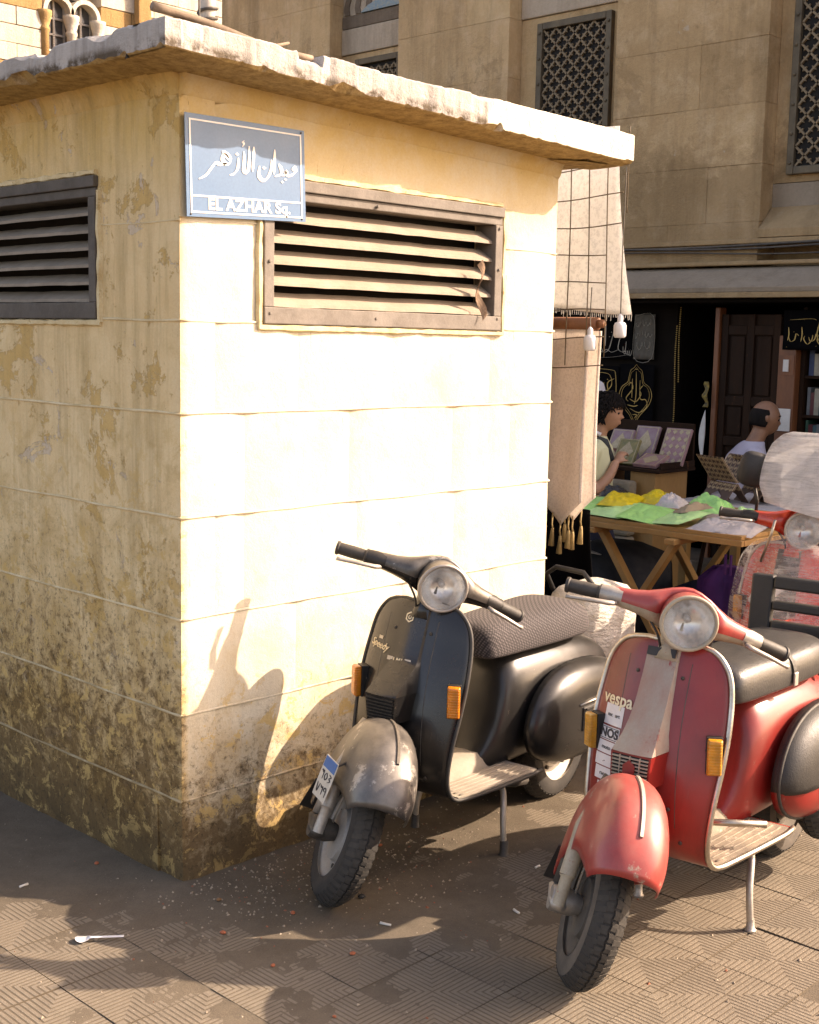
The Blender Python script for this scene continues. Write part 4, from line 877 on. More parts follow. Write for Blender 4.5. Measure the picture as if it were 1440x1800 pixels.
def lattice(y0, y1, z0, z1, x, label):
    fw = .055; r = bb('lattice_window', (x - .03, y0, z0), (x + .02, y0 + fw, z1), MBRZ, bevel=.006); r['label'] = label
    for lo, hi in (((x - .03, y1 - fw, z0), (x + .02, y1, z1)), ((x - .03, y0 + fw + .001, z0), (x + .02, y1 - fw - .001, z0 + fw)), ((x - .03, y0 + fw + .001, z1 - fw), (x + .02, y1 - fw - .001, z1))): bb('frame_bar', lo, hi, MBRZ, r, .006)
    bb('dark_void', (x + .010, y0 + .01, z0 + .01), (x + .016, y1 - .01, z1 - .01), MVOID, r)
    g = G(); n = int((z1 - z0) / .19)
    for k in range(n):
        z = z0 + .08 + (z1 - z0 - .16) * k / (n - 1)
        for yy in (y0 + fw / 2, y1 - fw / 2): g.lathe([(.014, 0), (.012, -.010), (.0005, -.014)], 8, (x - .03, yy, z), 'x')
    bg_(g, 'rivets', MBRZ, r)
    ya, yb, za, zb = y0 + fw, y1 - fw, z0 + fw, z1 - fw; W = yb - ya; p = W / 5; g = G(); h = .013
    pts = lambda a, b: None
    ny = 10; nzr = int((zb - za) / p * 2)
    for i in range(ny + 1):
        for j in range(nzr + 1):
            if (i + j) % 2: continue
            yy, zz = ya + i * p / 2, za + j * p / 2
            for sgn in (-1, 1):
                y2, z2 = yy + sgn * p / 2, zz + p / 2
                if y2 < ya - 1e-6 or y2 > yb + 1e-6 or z2 > zb + 1e-6: continue
                g.bar((x, yy, zz), (x, y2, z2), .014, .022, up=(1, 0, 0))
                my, mz = (yy + y2) / 2, (zz + z2) / 2; ny_, nz_ = 1 / 1.414, -sgn / 1.414; q = .023
                for s2 in (-1, 1): g.add([(x - .009, my - sgn * .011 * .7, mz - .011 * .7), (x - .009, my + sgn * .011 * .7, mz + .011 * .7), (x - .009, my + s2 * ny_ * q, mz + s2 * nz_ * q), (x + .009, my - sgn * .011 * .7, mz - .011 * .7), (x + .009, my + sgn * .011 * .7, mz + .011 * .7), (x + .009, my + s2 * ny_ * q, mz + s2 * nz_ * q)], [(0, 1, 2), (3, 5, 4), (0, 2, 5, 3), (1, 4, 5, 2), (0, 3, 4, 1)])
    o = bg_(g, 'lattice', MLAT, r); o['kind'] = 'stuff'
lattice(3.10, 3.85, 2.95, 4.34, XR - .02, 'lattice window half hidden by the kiosk roof'); lattice(.70, 1.52, 2.95, 4.34, XR - .02, 'lattice window at the photo edge'); lattice(5.44, 6.05, 2.95, 4.34, XR - .02, 'lattice window peeping over the roof slab')
for (y0, y1) in REC[:3]:
    bb('recess_wall', (XR + .0, y0 + .001, 2.9), (XR + .075, y1 - .001, 4.40), MST); bb('lintel_stone', (XR - .02, y0 + .002, 4.405), (XR + .07, y1 - .002, 4.64 if y0 > 1 else 4.7), MST2, bevel=.008)
    bb('dark_course', (XR - .015, y0 + .002, 4.645 if y0 > 1 else 4.705), (XR + .07, y1 - .002, 4.76), MSTD, bevel=.006)
    bb('recess_head', (XR + .0, y0 + .002, 4.765), (XR + .07, y1 - .002, 6.25), MST2 if y0 > 5 else MST)
    bb('recess_foot', (XR + .0, y0 + .002, 2.565), (XR + .07, y1 - .002, 2.895), MST2)
    # sloping sill
    g = G(); g.prism([(XF - .02, 2.50), (XF - .02, 2.56), (XR - .005, 2.73), (XR + .05, 2.73), (XR + .05, 2.50)], lambda a, b, d: (a, d, b), y0 + .003, y1 - .003); bg_(g, 'sloping_sill', MST, bevel=.004)
    # interlocking dark and pale stones
    for zz0, zz1, n in ((4.77, 5.5, 6),):
        w = (y1 - y0 - .02) / n
        for k in range(n):
            yc = y0 + .01 + (k + .5) * w; L_, R_ = [], []
            for t in np.linspace(0, 1, 15):
                o = .20 * w * math.sin(2 * math.pi * (t * (1.0 if zz1 - zz0 < .3 else 2.0) + .1)); L_.append((yc - w * .22 + o, lerp(zz0, zz1, t))); R_.append((yc + w * .22 + o, lerp(zz0, zz1, t)))
            g = G(); g.prism(L_ + R_[::-1], lambda a, b, d: (d, a, b), XR - .012, XR + .02); bg_(g, 'inlay_stone', MSTD)
# blue tile fragment lodged over the first recess
MTLB = M('glazed_blue_tile', (.10, .20, .26), (.26, .26, .2), 40, .3)
g = G(); g.prism([(5.45, 4.765), (6.0, 4.765), (5.9, 4.82), (5.72, 4.87), (5.58, 4.86)], lambda a, b, d: (d, a, b), XR - .03, XR + .0); bg_(g, 'glazed_tile', MTLB)
# ledge over the shop
g = G(); g.prism([(XF + .05, 2.10), (XF - .30, 2.10), (XF - .31, 2.135), (XF - .02, 2.285), (XF + .05, 2.30)], lambda a, b, d: (a, d, b), YB0, YB1); ledge = bg_(g, 'ledge', MST2, bevel=.004)
g = G(); g.prism([(XF - .29, 2.06), (XF - .325, 2.06), (XF - .325, 2.098), (XF - .29, 2.098)], lambda a, b, d: (a, d, b), YB0, YB1); bg_(g, 'ledge_fascia', MST, bevel=.003)
bb('floor_slab', (XF + .051, YB0, 2.056), (XF + 3.6, YB1, 2.299), MST); bb('rear_wall', (XF + 3.5, YB0, -.01), (XF + 3.6, YB1, 2.055), MST); bb('end_wall', (XF + .11, YB0, -.01), (XF + 3.49, YB0 + .1, 2.055), MST)
bb('cornice', (XF - .05, YB0, 2.305), (XF + .02, YB1, 2.335), MST, bevel=.008); bb('string_course', (XF - .03, YB0, 2.46), (XF - .001, YB1, 2.495), MST, bevel=.006)
for k, (dz, am) in enumerate(((2.452, .010), (2.44, .016), (2.40, .022))):
    c = G(); c.tube([(XF - .035 - .004 * k, y, dz + am * math.sin(y * 2.1 + k)) for y in np.linspace(YB0, YB1, 60)], .010 - .002 * k, 6)
    tag(c.build('wall_cable', MIRON, smooth=True), ('uppermost thick', 'middle', 'lowest thin sagging')[k] + ' cable clipped along the stone facade above the shop ledge', 'cable', 'cables on the stone facade')
# shop front
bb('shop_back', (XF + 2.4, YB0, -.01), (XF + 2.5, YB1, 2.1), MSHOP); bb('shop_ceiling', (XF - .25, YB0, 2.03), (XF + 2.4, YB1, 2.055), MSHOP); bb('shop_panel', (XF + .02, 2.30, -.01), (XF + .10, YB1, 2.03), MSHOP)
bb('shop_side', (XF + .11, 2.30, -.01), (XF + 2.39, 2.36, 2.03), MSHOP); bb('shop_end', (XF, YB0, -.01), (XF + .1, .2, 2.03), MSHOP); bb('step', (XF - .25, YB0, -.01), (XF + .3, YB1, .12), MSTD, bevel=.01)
post = bb('door_post', (XF - .06, 1.885, 0), (XF + .03, 1.925, 2.0), MPOST, bevel=.006)
def door(y0, y1):
    r = bb('shop_door', (XF - .01, y0, .12), (XF + .02, y1, 1.95), MDOOR, bevel=.004); r['label'] = 'dark brown panelled door leaf'
    for a, b in ((y0, y0 + .055), (y1 - .055, y1), ((y0 + y1) / 2 - .03, (y0 + y1) / 2 + .03)): bb('stile', (XF - .035, a, .12), (XF - .011, b, 1.95), MDOOR, r, .005)
    for z in (.14, .80, .98, 1.28, 1.80):
        for a, b in ((y0 + .056, (y0 + y1) / 2 - .031), ((y0 + y1) / 2 + .031, y1 - .056)): bb('rail', (XF - .034, a, z), (XF - .011, b, z + .07), MDOOR, r, .005)
    for z0, z1 in ((.23, .78), (1.06, 1.27), (1.36, 1.79)):
        for a, b in ((y0 + .075, (y0 + y1) / 2 - .05), ((y0 + y1) / 2 + .05, y1 - .075)): bb('panel', (XF - .024, a, z0), (XF - .011, b, z1), MDOOR, r, .008)
    return r
door(1.40, 1.88)
bb('door_pillar', (XF - .07, 1.255, 0), (XF + .05, 1.39, 1.80), MPOST, bevel=.006)
for nm, (y0, y1, z0, z1, m) in {'poster': (1.262, 1.378, 1.52, 1.66, 'o'), 'notice_paper': (1.27, 1.40, 1.12, 1.28, 'w')}.items():
    g = G(); g.box((XF - .078, y0, z0), (XF - .071, y1, z1)); tag(g.build(nm, MPOST if m == 'o' else MPAPER), 'small orange poster pinned high on the brown pillar' if m == 'o' else 'white sheet of paper pinned on the brown pillar behind the seated man', 'poster' if m == 'o' else 'paper')
    if m == 'o':
        for k in range(3):
            pass
g = G(); g.box((XF - .09, 1.30, 1.545), (XF - .079, 1.34, 1.63)); tag(g.build('light_switch', MPAPER), 'tiny pale switch box on the brown pillar beside the door', 'switch')
# bookshelf to the right of the pillar
shelf = empty('bookshelf', (XF + .2, .6, .12), label='dark wooden bookshelf filled with rows of books at the shop entrance', cat='bookshelf')
def sb(nm, lo, hi, mat, parent=shelf, **k):
    g = G(); g.box(tuple(np.array(lo) - (XF + .2, .6, .12)), tuple(np.array(hi) - (XF + .2, .6, .12))); return g.build(nm, mat, parent, **k)
sb('side_panel', (XF + .0, 1.22, .13), (XF + .3, 1.25, 2.0), MDOOR); sb('side_panel', (XF + .0, .25, .13), (XF + .3, .28, 2.0), MDOOR); sb('back_panel', (XF + .3, .25, .13), (XF + .32, 1.25, 2.0), MSHOP); sb('upright', (XF + .0, .98, .13), (XF + .3, 1.0, 2.0), MDOOR)
bookc = [M('book_%s' % n, c, tuple(v * .7 for v in c), 20, .5) for n, c in (('green', (.03, .09, .06)), ('navy', (.03, .05, .12)), ('grey', (.16, .17, .17)), ('maroon', (.14, .03, .03)), ('cream', (.36, .32, .24)), ('teal', (.05, .12, .13)))]
nbk = 0
for z in (.40, .75, 1.02, 1.22, 1.50):
    sb('shelf_board', (XF + .01, .28, z), (XF + .29, 1.22, z + .02), MDOOR)
    y = 1.20; row_n = 0
    while y > .90 and nbk < 150:
        w = rnd.uniform(.018, .04); h = rnd.uniform(.14, .20) if z != 1.02 else rnd.uniform(.12, .17)
        if .975 < y < 1.01: y = .97; continue
        g = G(); g.box((XF + .03, y - w + .001, z + .021), (XF + rnd.uniform(.15, .2), y, z + .021 + h)); nbk += 1
        bi = rnd.randrange(6); row_n += 1; tag(g.build('book', bookc[bi]), '%s book, %s from the pillar on the %s shelf of the shop bookshelf' % (('green', 'navy', 'grey', 'maroon', 'cream', 'teal')[bi], ('first', 'second', 'third', 'fourth', 'fifth', 'sixth', 'seventh', 'eighth', 'ninth', 'tenth', 'eleventh', 'twelfth', 'thirteenth', 'fourteenth')[row_n - 1], {.40: 'lowest', .75: 'lower', 1.02: 'middle', 1.22: 'upper', 1.50: 'top'}[z]), 'book', 'books on the shop bookshelf'); y -= w + .001
# hangings with calligraphy
def hanging(name, label, y0, y1, z0, z1, mat, L, lmat, x=XF - .02, nibw=.012):
    r = empty(name, (x, (y0 + y1) / 2, z1), label=label, cat='wall hanging'); c = np.array([x, (y0 + y1) / 2, z1])
    g = G(); g.grid(lambda a, b: (x + .004 * math.sin(b * 17 + a * 3) + .003, lerp(y1, y0, b), lerp(z1, z0, a)), 8, 16); g.map(lambda p: p - c); g.build('cloth', mat, r, smooth=True, solid=.003)
    g = G(); strokes(g, L, lambda a, b, d: (x - .006 - d, lerp(y1, y0, a), lerp(z1, z0, b)), 0, .004, w=1.6 * nibw / .012, wmin=.5); g.map(lambda p: p - c); g.build('calligraphy', lmat, r)
    return r
def arab(seed, n, x0, x1, y0, y1, w):
    """lines of flowing ornamental script drawn as pen strokes"""
    q = random.Random(seed); L = []
    for k in range(n):
        x = lerp(x0, x1, (k + .5) / n); t = q.random(); yb = lerp(y0, y1, .62 + q.uniform(-.1, .1)); dx = (x1 - x0) / n
        if t < .35: L.append((w, [(x, y0 + q.uniform(0, .1) * (y1 - y0)), (x + .1 * dx, lerp(y0, y1, .4)), (x - .05 * dx, yb)]))
        elif t < .7: L.append((w, [(x + .7 * dx, lerp(y0, y1, .4)), (x + .6 * dx, yb), (x, yb + .22 * (y1 - y0)), (x - .6 * dx, yb), (x - .5 * dx, lerp(y0, y1, .45))]))
        else: L.append((w, [(x + .6 * dx, lerp(y0, y1, .45)), (x + .2 * dx, lerp(y0, y1, .35)), (x, yb), (x - .6 * dx, yb + .05), (x - .9 * dx, yb - .06)]))
        if q.random() < .6: L.append((w, [(x + q.uniform(-.3, .3) * dx, yb + q.choice((-.35, .3)) * (y1 - y0))]))
    return L
L1 = [(.02, [(.60, .25), (.60, .72)]), (.02, [(.72, .42), (.66, .78), (.58, .86), (.52, .72)]), (.02, [(.92, .48), (.84, .50), (.80, .78), (.90, .84), (.92, .62)]), (.02, [(.80, .80), (.70, .86), (.62, .80), (.55, .86), (.45, .80), (.38, .86), (.30, .80)]), (.02, [(.36, .28), (.36, .80)]), (.02, [(.26, .30), (.24, .80), (.12, .82)]), (.02, [(.14, .35), (.12, .82)]), (.025, [(.66, .52)]), (.025, [(.72, .50)]), (.025, [(.69, .42)]), (.02, [(.30, .14), (.40, .10)]), (.008, [(.02, .04), (.98, .04)]), (.008, [(.02, .96), (.6, .98), (.98, .90)])] + arab(3, 5, .86, 1.0, .72, .95, .010)
hanging('wall_hanging', 'black cloth hanging with large silver script above the gold ones', 2.68, 3.30, 1.60, 1.96, MBLACKC, [(w * .30, P) for w, P in L1], MSILV)
hanging('wall_hanging', 'small grey hanging with faint script beside the silver lettered cloth', 2.475, 2.665, 1.60, 1.95, MGREYB, [(w * .5, P) for w, P in arab(5, 6, .12, .88, .1, .3, .008) + arab(6, 6, .12, .88, .35, .55, .008) + arab(7, 6, .12, .88, .6, .8, .008) + [(.008, [(.06, .04), (.94, .04), (.94, .96), (.06, .96), (.06, .04)])]], MSILV)
L3 = [(.007, [(.0, .06), (.8, .06), (.95, .18), (.95, .82), (.8, .94), (.0, .94)]), (.007, [(.0, .12), (.72, .12), (.86, .2), (.88, .3)])] + [(.013, P) for w, P in arab(11, 5, .1, .85, .15, .5, .016) + arab(12, 5, .12, .88, .45, .9, .016)] + [(.013, [(.62, .25), (.40, .42), (.62, .48), (.30, .70), (.22, .84)]), (.013, [(.92, .22), (.80, .30), (.82, .52), (.70, .44)])]
hanging('wall_hanging', 'black cloth hanging with dense gold script next to the boy', 2.79, 3.30, 1.09, 1.54, MBLACKC, [(w * .7, P) for w, P in L3], MGOLD)
MED = [(.5, .0), (.58, .06), (.66, .10), (.70, .20), (.74, .30), (.90, .38), (.97, .52), (.90, .66), (.78, .76), (.66, .84), (.58, .92), (.5, 1.0)]; MED2 = [(1 - a, b) for a, b in MED[::-1]]
L4 = [(.010, MED + MED2[1:]), (.006, [(.5 + (a - .5) * .86, .5 + (b - .5) * .9) for a, b in MED + MED2[1:]]), (.016, [(.5, .12), (.52, .5), (.48, .66)]), (.016, [(.72, .34), (.62, .42), (.66, .50), (.52, .62), (.34, .58)]), (.016, [(.30, .36), (.36, .30), (.42, .40), (.24, .56), (.30, .62)]), (.016, [(.62, .26), (.64, .56), (.80, .58), (.84, .70), (.62, .80), (.36, .74)]), (.016, [(.40, .24), (.40, .56)]), (.016, [(.28, .68), (.46, .70), (.58, .68)]), (.014, [(.44, .84), (.56, .84), (.5, .90)]), (.014, [(.46, .08), (.54, .08)])]
hanging('wall_hanging', 'black cloth hanging with a pear shaped gold medallion of script', 2.46, 2.785, 1.09, 1.56, MBLACKC, [(w * .62, P) for w, P in L4], MGOLD)
hanging('wall_hanging', 'dark hanging with thin gold script above the bookshelf', .30, 1.36, 1.70, 1.98, MBLACKC, [(w * .35, P) for w, P in [(.016, [(.05, .25), (.2, .22), (.24, .25)]), (.016, [(.28, .1), (.26, .75), (.5, .70), (.45, .45)])] + arab(21, 8, .02, .4, .4, .95, .012) + arab(22, 6, .45, .98, .2, .9, .014)], MGOLD, x=XF - .08)
for yy, z0, z1 in ((2.262, 1.10, 1.86), (2.235, 1.42, 2.0)):
    g = G(); n = int((z1 - z0) / .016)
    for k in range(n): g.lathe([(.0005, -.006), (.005, -.003), (.006, 0), (.005, .003), (.0005, .006)], 6, (XF - .04, yy + .006 * math.sin(k * .12), z1 - k * .016), 'z')
    tag(g.build('bead_string', MGOLD), 'string of gold beads hanging beside the dark shop opening, ' + ('lower one' if z0 < 1.3 else 'upper one'), 'beads')
g = G(); g.grid(lambda a, b: (XF - .10 + .01 * math.sin(a * 5), 1.945 + .05 * math.sin(math.pi * min(1, a * 1.15)) * b, lerp(1.24, .80, a)), 12, 4); tag(g.build('folded_cloth', MPAPER, smooth=True, solid=.006), 'narrow white cloth hanging on the orange brown door post', 'cloth')
g = G(); g.grid(lambda a, b: (XF - .10 + .012 * math.sin(a * 9), 1.93 + .035 * b * (1 + .3 * math.sin(a * 14)), lerp(1.45, 1.26, a)), 12, 4); tag(g.build('hanging_scarf', M('yellow_print', (.34, .24, .05), (.05, .04, .03), 30, .8), smooth=True, solid=.006), 'yellow printed scarf hanging high on the door post', 'scarf')

# ------------------------------------------------------------------ striped building far behind
MSC = stone_mat('cream_ashlar', (.60, .54, .45), (.54, .47, .37), (.50, .42, .32)); MSO = stone_mat('ochre_ashlar', (.40, .25, .11), (.35, .21, .09), (.45, .31, .16)); MGLS = M('dusty_window_glass', (.05, .055, .06), (.09, .09, .09), 6, .15)
YS = 12.0; sbd = empty('striped_building', (7, YS, 0), label='sunlit building with cream and ochre stone bands and twin arched windows beyond the kiosk roof', cat='building'); so = np.array([7, YS, 0])
def sp_(g, nm, mat, parent=sbd, **k): g.map(lambda p: p - so); return g.build(nm, mat, parent, **k)
def sbx(nm, lo, hi, mat, parent=sbd, bevel=0, **k): g = G(); g.box(lo, hi); return sp_(g, nm, mat, parent, bevel=bevel, **k)
sbx('lower_wall', (2.5, YS + .001, -.01), (12, YS + 3, 4.6), MSC); sbx('back_wall', (2.5, YS + .25, 4.601), (12, YS + 3, 8.0), MSC)
WX0, WX1 = 6.62, 7.47; z = 4.61; k = 0; hb = .225
while z < 6.9:
    xs = [2.5, 3.9, 5.1, 5.75, WX0] if k % 2 else [2.5, 3.3, 4.6, 5.4, 6.25, WX0]; xr = [WX1, 7.95, 8.7, 9.6, 10.8, 12] if k % 2 else [WX1, 8.3, 9.2, 10.2, 12]
    if z > 6.0: xs = xs[:-1] + [WX0]; 
    for S in (xs, xr) if z < 6.02 else (xs[:-1] + [WX0, 7.0, WX1] + xr[1:],):
        for a, b in zip(S, S[1:]): sbx('stone_block', (a + .004, YS + rnd.uniform(-.006, .006), z + .004), (b - .004, YS + .249, z + hb - .004), MSO if (k % 4 == 1 and not (xs[-2] < a < WX0)) else MSC, bevel=.006)
    z += hb; k += 1
sbx('window_recess', (WX0, YS + .22, 4.61), (WX1, YS + .245, 6.02), MVOID)
for xc in (WX0 + .03, (WX0 + WX1) / 2, WX1 - .03):
    g = G(); g.lathe([(.062, 4.6), (.062, 5.50), (.075, 5.52), (.075, 5.55), (.06, 5.57), (.095, 5.68), (.105, 5.72), (.105, 5.76)], 16, (xc, YS + .03, 0), 'z'); sp_(g, 'column', MSO if xc < 7 else MSC, smooth=True)
for xa, xb in ((WX0 + .06, (WX0 + WX1) / 2 - .03), ((WX0 + WX1) / 2 + .03, WX1 - .06)):
    xc = (xa + xb) / 2; r0 = (xb - xa) / 2; g = G(); R = []
    for t in np.linspace(0, math.pi, 15): R.append([(xc + r * math.cos(t), y, 5.77 + r * math.sin(t)) for r, y in ((r0, YS - .01), (r0 + .055, YS - .01), (r0 + .055, YS + .2), (r0, YS + .2))])
    sp_(g.rings(R), 'arch', MSC); w = sbx('window', (xa, YS + .15, 4.62), (xb, YS + .16, 5.95), MGLS)
    for xx in (xa, xc - .012, xb - .028): sbx('window_bar', (xx, YS + .12, 4.62), (xx + .026, YS + .148, 5.95), MHUB, w)
    for k in range(6): sbx('window_bar', (xa, YS + .121, 4.7 + k * .2), (xb, YS + .147, 4.725 + k * .2), MHUB, w)
sbx('buttress', (7.98, YS - .12, 4.6), (8.18, YS - .002, 7.0), MSO, bevel=.01)

# ------------------------------------------------------------------ things on the kiosk
MWOODO = M('weathered_wood', (.27, .20, .14), (.17, .12, .08), 10, .85, bump=.5, bscale=50, stretch=(1, 1, 1)); MPIPE = M('white_pipe', (.60, .55, .48), (.42, .37, .31), 14, .7, bump=.3, wear=(.6, (.2, .16, .12)))
a = np.array([-.16, -.10, 2.60]); b = np.array([.36, -.17, 2.535]); g = G(); g.tube([lerp(a, b, t) + np.array([0, .004 * math.sin(9 * t), .006 * math.sin(7 * t)]) for t in np.linspace(0, 1, 14)], [.013 - .003 * t for t in np.linspace(0, 1, 14)], 8)
g.tube([lerp(a, b, .64), lerp(a, b, .78) + np.array([.0, .02, .012]), lerp(a, b, .85) + np.array([.02, .03, .035])], [.008, .006, .004], 6)
tag(g.build('stick', MWOODO, smooth=True), 'crooked dry stick lying on the broken edge of the roof slab', 'stick')
pp_ = meas(365, 60, Y=.75); g = G(); g.lathe([(.028, 2.50), (.028, 3.3)], 14, (pp_[0], .75, 0), 'z'); pr_ = empty('pipe_post', (pp_[0], .75, 2.5), label='grubby white pipe with wrapped wires standing on the kiosk roof', cat='pipe')
g.map(lambda p: p - np.array([pp_[0], .75, 2.5])); g.build('pipe', MPIPE, pr_, smooth=True)
for k in range(3):
    g = G(); g.tube([(.034 * math.cos(t * 9), .034 * math.sin(t * 9), .14 + .09 * k + .05 * t) for t in np.linspace(0, 1.5, 26)], .006, 6); g.build('wire_wrap', MIRON, pr_, smooth=True)
g = G(); g.tube([(-.03, -.02, .1), (-.06, -.03, .3), (-.055, -.03, .8)], .004, 6); g.build('loose_wire', MIRON, pr_, smooth=True)
g = G(); g.tube([(.0, .0, .22), (.09, -.04, .24)], .02, 8); g.build('clamp', MIRON, pr_)
# street sign
MSIGN = M('sign_blue_enamel', (.050, .135, .255), (.07, .16, .28), 4, .42, bump=.05, bscale=60); MSIGNW = M('sign_white_enamel', (.80, .78, .74), (.72, .69, .64), 9, .4)
SC = [np.array((.006, 2.354)), np.array((.463, 2.358)), np.array((.474, 2.079)), np.array((.014, 2.060))]
def su(u, v, d): p = lerp(lerp(SC[0], SC[1], u), lerp(SC[3], SC[2], u), v); return (p[0], -.016 - d, p[1])
sign = empty('street_sign', (.24, -.016, 2.06), label='blue enamel street sign with white lettering on the kiosk corner', cat='sign'); s0 = np.array([.24, -.016, 2.06])
def sg(g, nm, mat, **k): g.map(lambda p: p - s0); return g.build(nm, mat, sign, **k)
sg(G().prism([(0, 0), (1, 0), (1, 1), (0, 1)], su, 0, .002), 'plate', MSIGN)
for q in (((.03, .05), (.97, .05), (.97, .066), (.03, .066)), ((.03, .066), (.042, .066), (.042, .945), (.03, .945)), ((.958, .066), (.97, .066), (.97, .945), (.958, .945)), ((.03, .945), (.97, .945), (.97, .962), (.03, .962)), ((.042, .785), (.958, .785), (.958, .802), (.042, .802))): sg(G().prism(list(q), su, .0024, .0034), 'border_line', MSIGNW)
def cv(x, y):
    u = (x - 120) / 1165.; yt = 135 + (x - 110) * .1116; yb = 1110 + (x - 130) * .03; return (u, (y - yt) / (yb - yt))
AR = [(46, [(540, 560), (520, 602), (480, 600), (458, 560), (470, 520), (500, 540), (520, 572)]), (40, [(455, 488), (500, 512), (542, 562)]), (46, [(500, 600), (440, 612), (392, 602), (345, 660), (300, 718), (235, 755)]), (30, [(600, 512)]), (38, [(610, 545), (606, 620), (590, 668), (560, 700), (525, 710)]),
      (22, [(672, 380), (655, 395), (668, 410), (652, 440)]), (40, [(664, 480), (666, 570), (658, 660), (690, 682), (712, 600), (718, 432)]), (36, [(765, 435), (757, 560), (746, 672)]), (46, [(940, 555), (932, 650), (892, 728), (845, 752), (806, 700), (818, 615)]), (34, [(862, 632)]), (34, [(974, 455), (966, 600), (960, 690)]),
      (42, [(1012, 590), (1036, 640), (1030, 688), (968, 712)]), (40, [(1196, 640), (1176, 612), (1160, 636), (1188, 652), (1150, 690), (1100, 698), (1086, 655), (1074, 694), (1034, 698)]), (26, [(1045, 762)]), (26, [(1078, 738)])]
g = G(); strokes(g, [(w / 1165., [cv(*p) for p in P]) for w, P in AR], lambda a, b, d: su(a, b, d), .0024, .0036, nib=2.2, wmin=.42); sg(g, 'arabic_lettering', MSIGNW)
g = text_geo('EL AZHAR Sq.', 1, .028, .1); xs = [v[0] for v in g.v]; W = max(xs) - min(xs); cx_ = (max(xs) + min(xs)) / 2
g.map(lambda p: su(.515 + (p[0] - cx_) / W * .69, .872 - p[1] / W * .69 * 1.42, .0024 + (p[2] + .1) * .005)); sg(g, 'latin_lettering', MSIGNW)
for u, v in ((.03, .975), (.965, .972), (.97, .03)): sg(G().lathe([(.003, 0), (.003, -.002), (.0005, -.003)], 8, su(u, v, .002), 'y'), 'nail', MIRON)
g = G(); g.grid(lambda a, b: (1.30 + .025 * a + .018 * b + .01 * math.sin(9 * a), -.022 - .012 * math.sin(7 * a + b), lerp(1.99, 1.79, a) + .02 * b), 14, 3); tag(g.build('rusty_strip', M('rust', (.16, .09, .05), (.3, .2, .13), 30, .8, bump=.4), solid=.002), 'curled rusty strip caught on the lower corner of the sunlit vent', 'metal strip')
# ------------------------------------------------------------------ market stall
def cloth_mat(name, c1, c2, trans=.4, scale=8, weave=0, rough=.9):
    n = NT(name); p = n.pos(); col = n.mix(n.rng(n.noise(p, scale, 7, .65), .35, .65), c1, c2)
    if weave:
        v = n.noise(n.pos(scale=(1, 1, 1)), weave, 3, .8); col = n.mix(n.math('MULTIPLY', n.rng(v, .48, .6), .35), col, tuple(q * .6 for q in c2))
    n.set(Base_Color=col, Roughness=rough, Specular_IOR_Level=.2); t = n.n.new('ShaderNodeBsdfTranslucent'); n.put(t.inputs[0], col); mx = n.n.new('ShaderNodeMixShader'); mx.inputs[0].default_value = trans
    n.l.new(n.b.outputs[0], mx.inputs[1]); n.l.new(t.outputs[0], mx.inputs[2]); n.l.new(mx.outputs[0], n.out.inputs[0]); n.bump(n.noise(p, 300, 3), .25, .002); return n.m
MLINEN = cloth_mat('cream_linen', (.90, .88, .84), (.85, .83, .79), .5, 6, 60); MMATC = cloth_mat('woven_prayer_mat', (.90, .84, .78), (.85, .78, .71), .5, 14, 90); MMATC2 = cloth_mat('pale_prayer_mat', (.90, .84, .78), (.84, .77, .70), .5, 14, 90)
MTAS = M('gold_tassel', (.42, .30, .13), (.30, .20, .08), 40, .8); MROLL = M('brown_roller', (.28, .115, .05), (.20, .08, .035), 8, .6); MWIRE = M('rusty_wire', (.15, .10, .05), (.1, .07, .035), 20, .7)
XH = 2.25
def mat_hang(label, x, y0, y1, zt, zs, ztip, mat, ph):
    r = empty('prayer_mat', (x, (y0 + y1) / 2, zt), label=label, cat='mat', group='prayer mats hanging at the kiosk corner'); o = np.array([x, (y0 + y1) / 2, zt])
    def f(a, b):
        zb = lerp(zs, ztip, 1 - abs(2 * b - 1)); y = lerp(y1, y0, b); return np.array([x + .012 * math.sin(3.1 * b + ph + a * 1.2) + .006 * math.sin(9 * b + 4 * a), y, lerp(zt, zb, a)]) - o
    g = G(); g.grid(f, 40, 18); c = g.build('cloth', mat, r, smooth=True, solid=.005)
    for e in (.035, .965):
        g = G(); g.tube([f(a, e) + np.array([-.004, 0, 0]) for a in np.linspace(0, 1, 24)], .0035, 5); g.build('border_cord', mat, c, smooth=True)
    for k in range(3):
        g = G(); q = f(1, .5) + np.array([0, (k - 1) * .045, .02 + .03 * abs(k - 1)]); g.tube([q, q + np.array([0, .004, -.05]), q + np.array([0, 0, -.07])], .004, 6); g.tube([q + np.array([0, 0, -.07]), q + np.array([0, .0, -.085]), q + np.array([0, .004, -.15])], [.006, .008, .014], 8); g.build('tassel', MTAS, r, smooth=True)
    return r
mat_hang('beige woven prayer mat with pointed hem, the nearest of those by the kiosk edge', XH, .160, .405, 1.775, 1.03, .915, MMATC, 0)
mat_hang('pale prayer mat half behind the beige one at the kiosk edge', XH + .05, .125, .36, 1.77, 1.05, .935, MMATC2, 1.2)
g = G(); g.tube([(XH + .02, .13, 1.80), (XH + .02, .55, 1.80)], .028, 12); g.tube([(XH + .02, .10, 1.80), (XH + .02, .13, 1.80)], .018, 12); tag(g.build('roller', MROLL, smooth=True), 'brown wooden roller that carries the prayer mats', 'roller')
g = G()
def lin(a, b):
    y = lerp(.60, lerp(.078, .0, a ** 2), b); return (XH + .02 + .022 * math.sin(6 * b + 1.5 * a) * (.4 + a) + .03 * b * b, y, lerp(2.62, 1.855 + .015 * math.sin(5 * b), a))
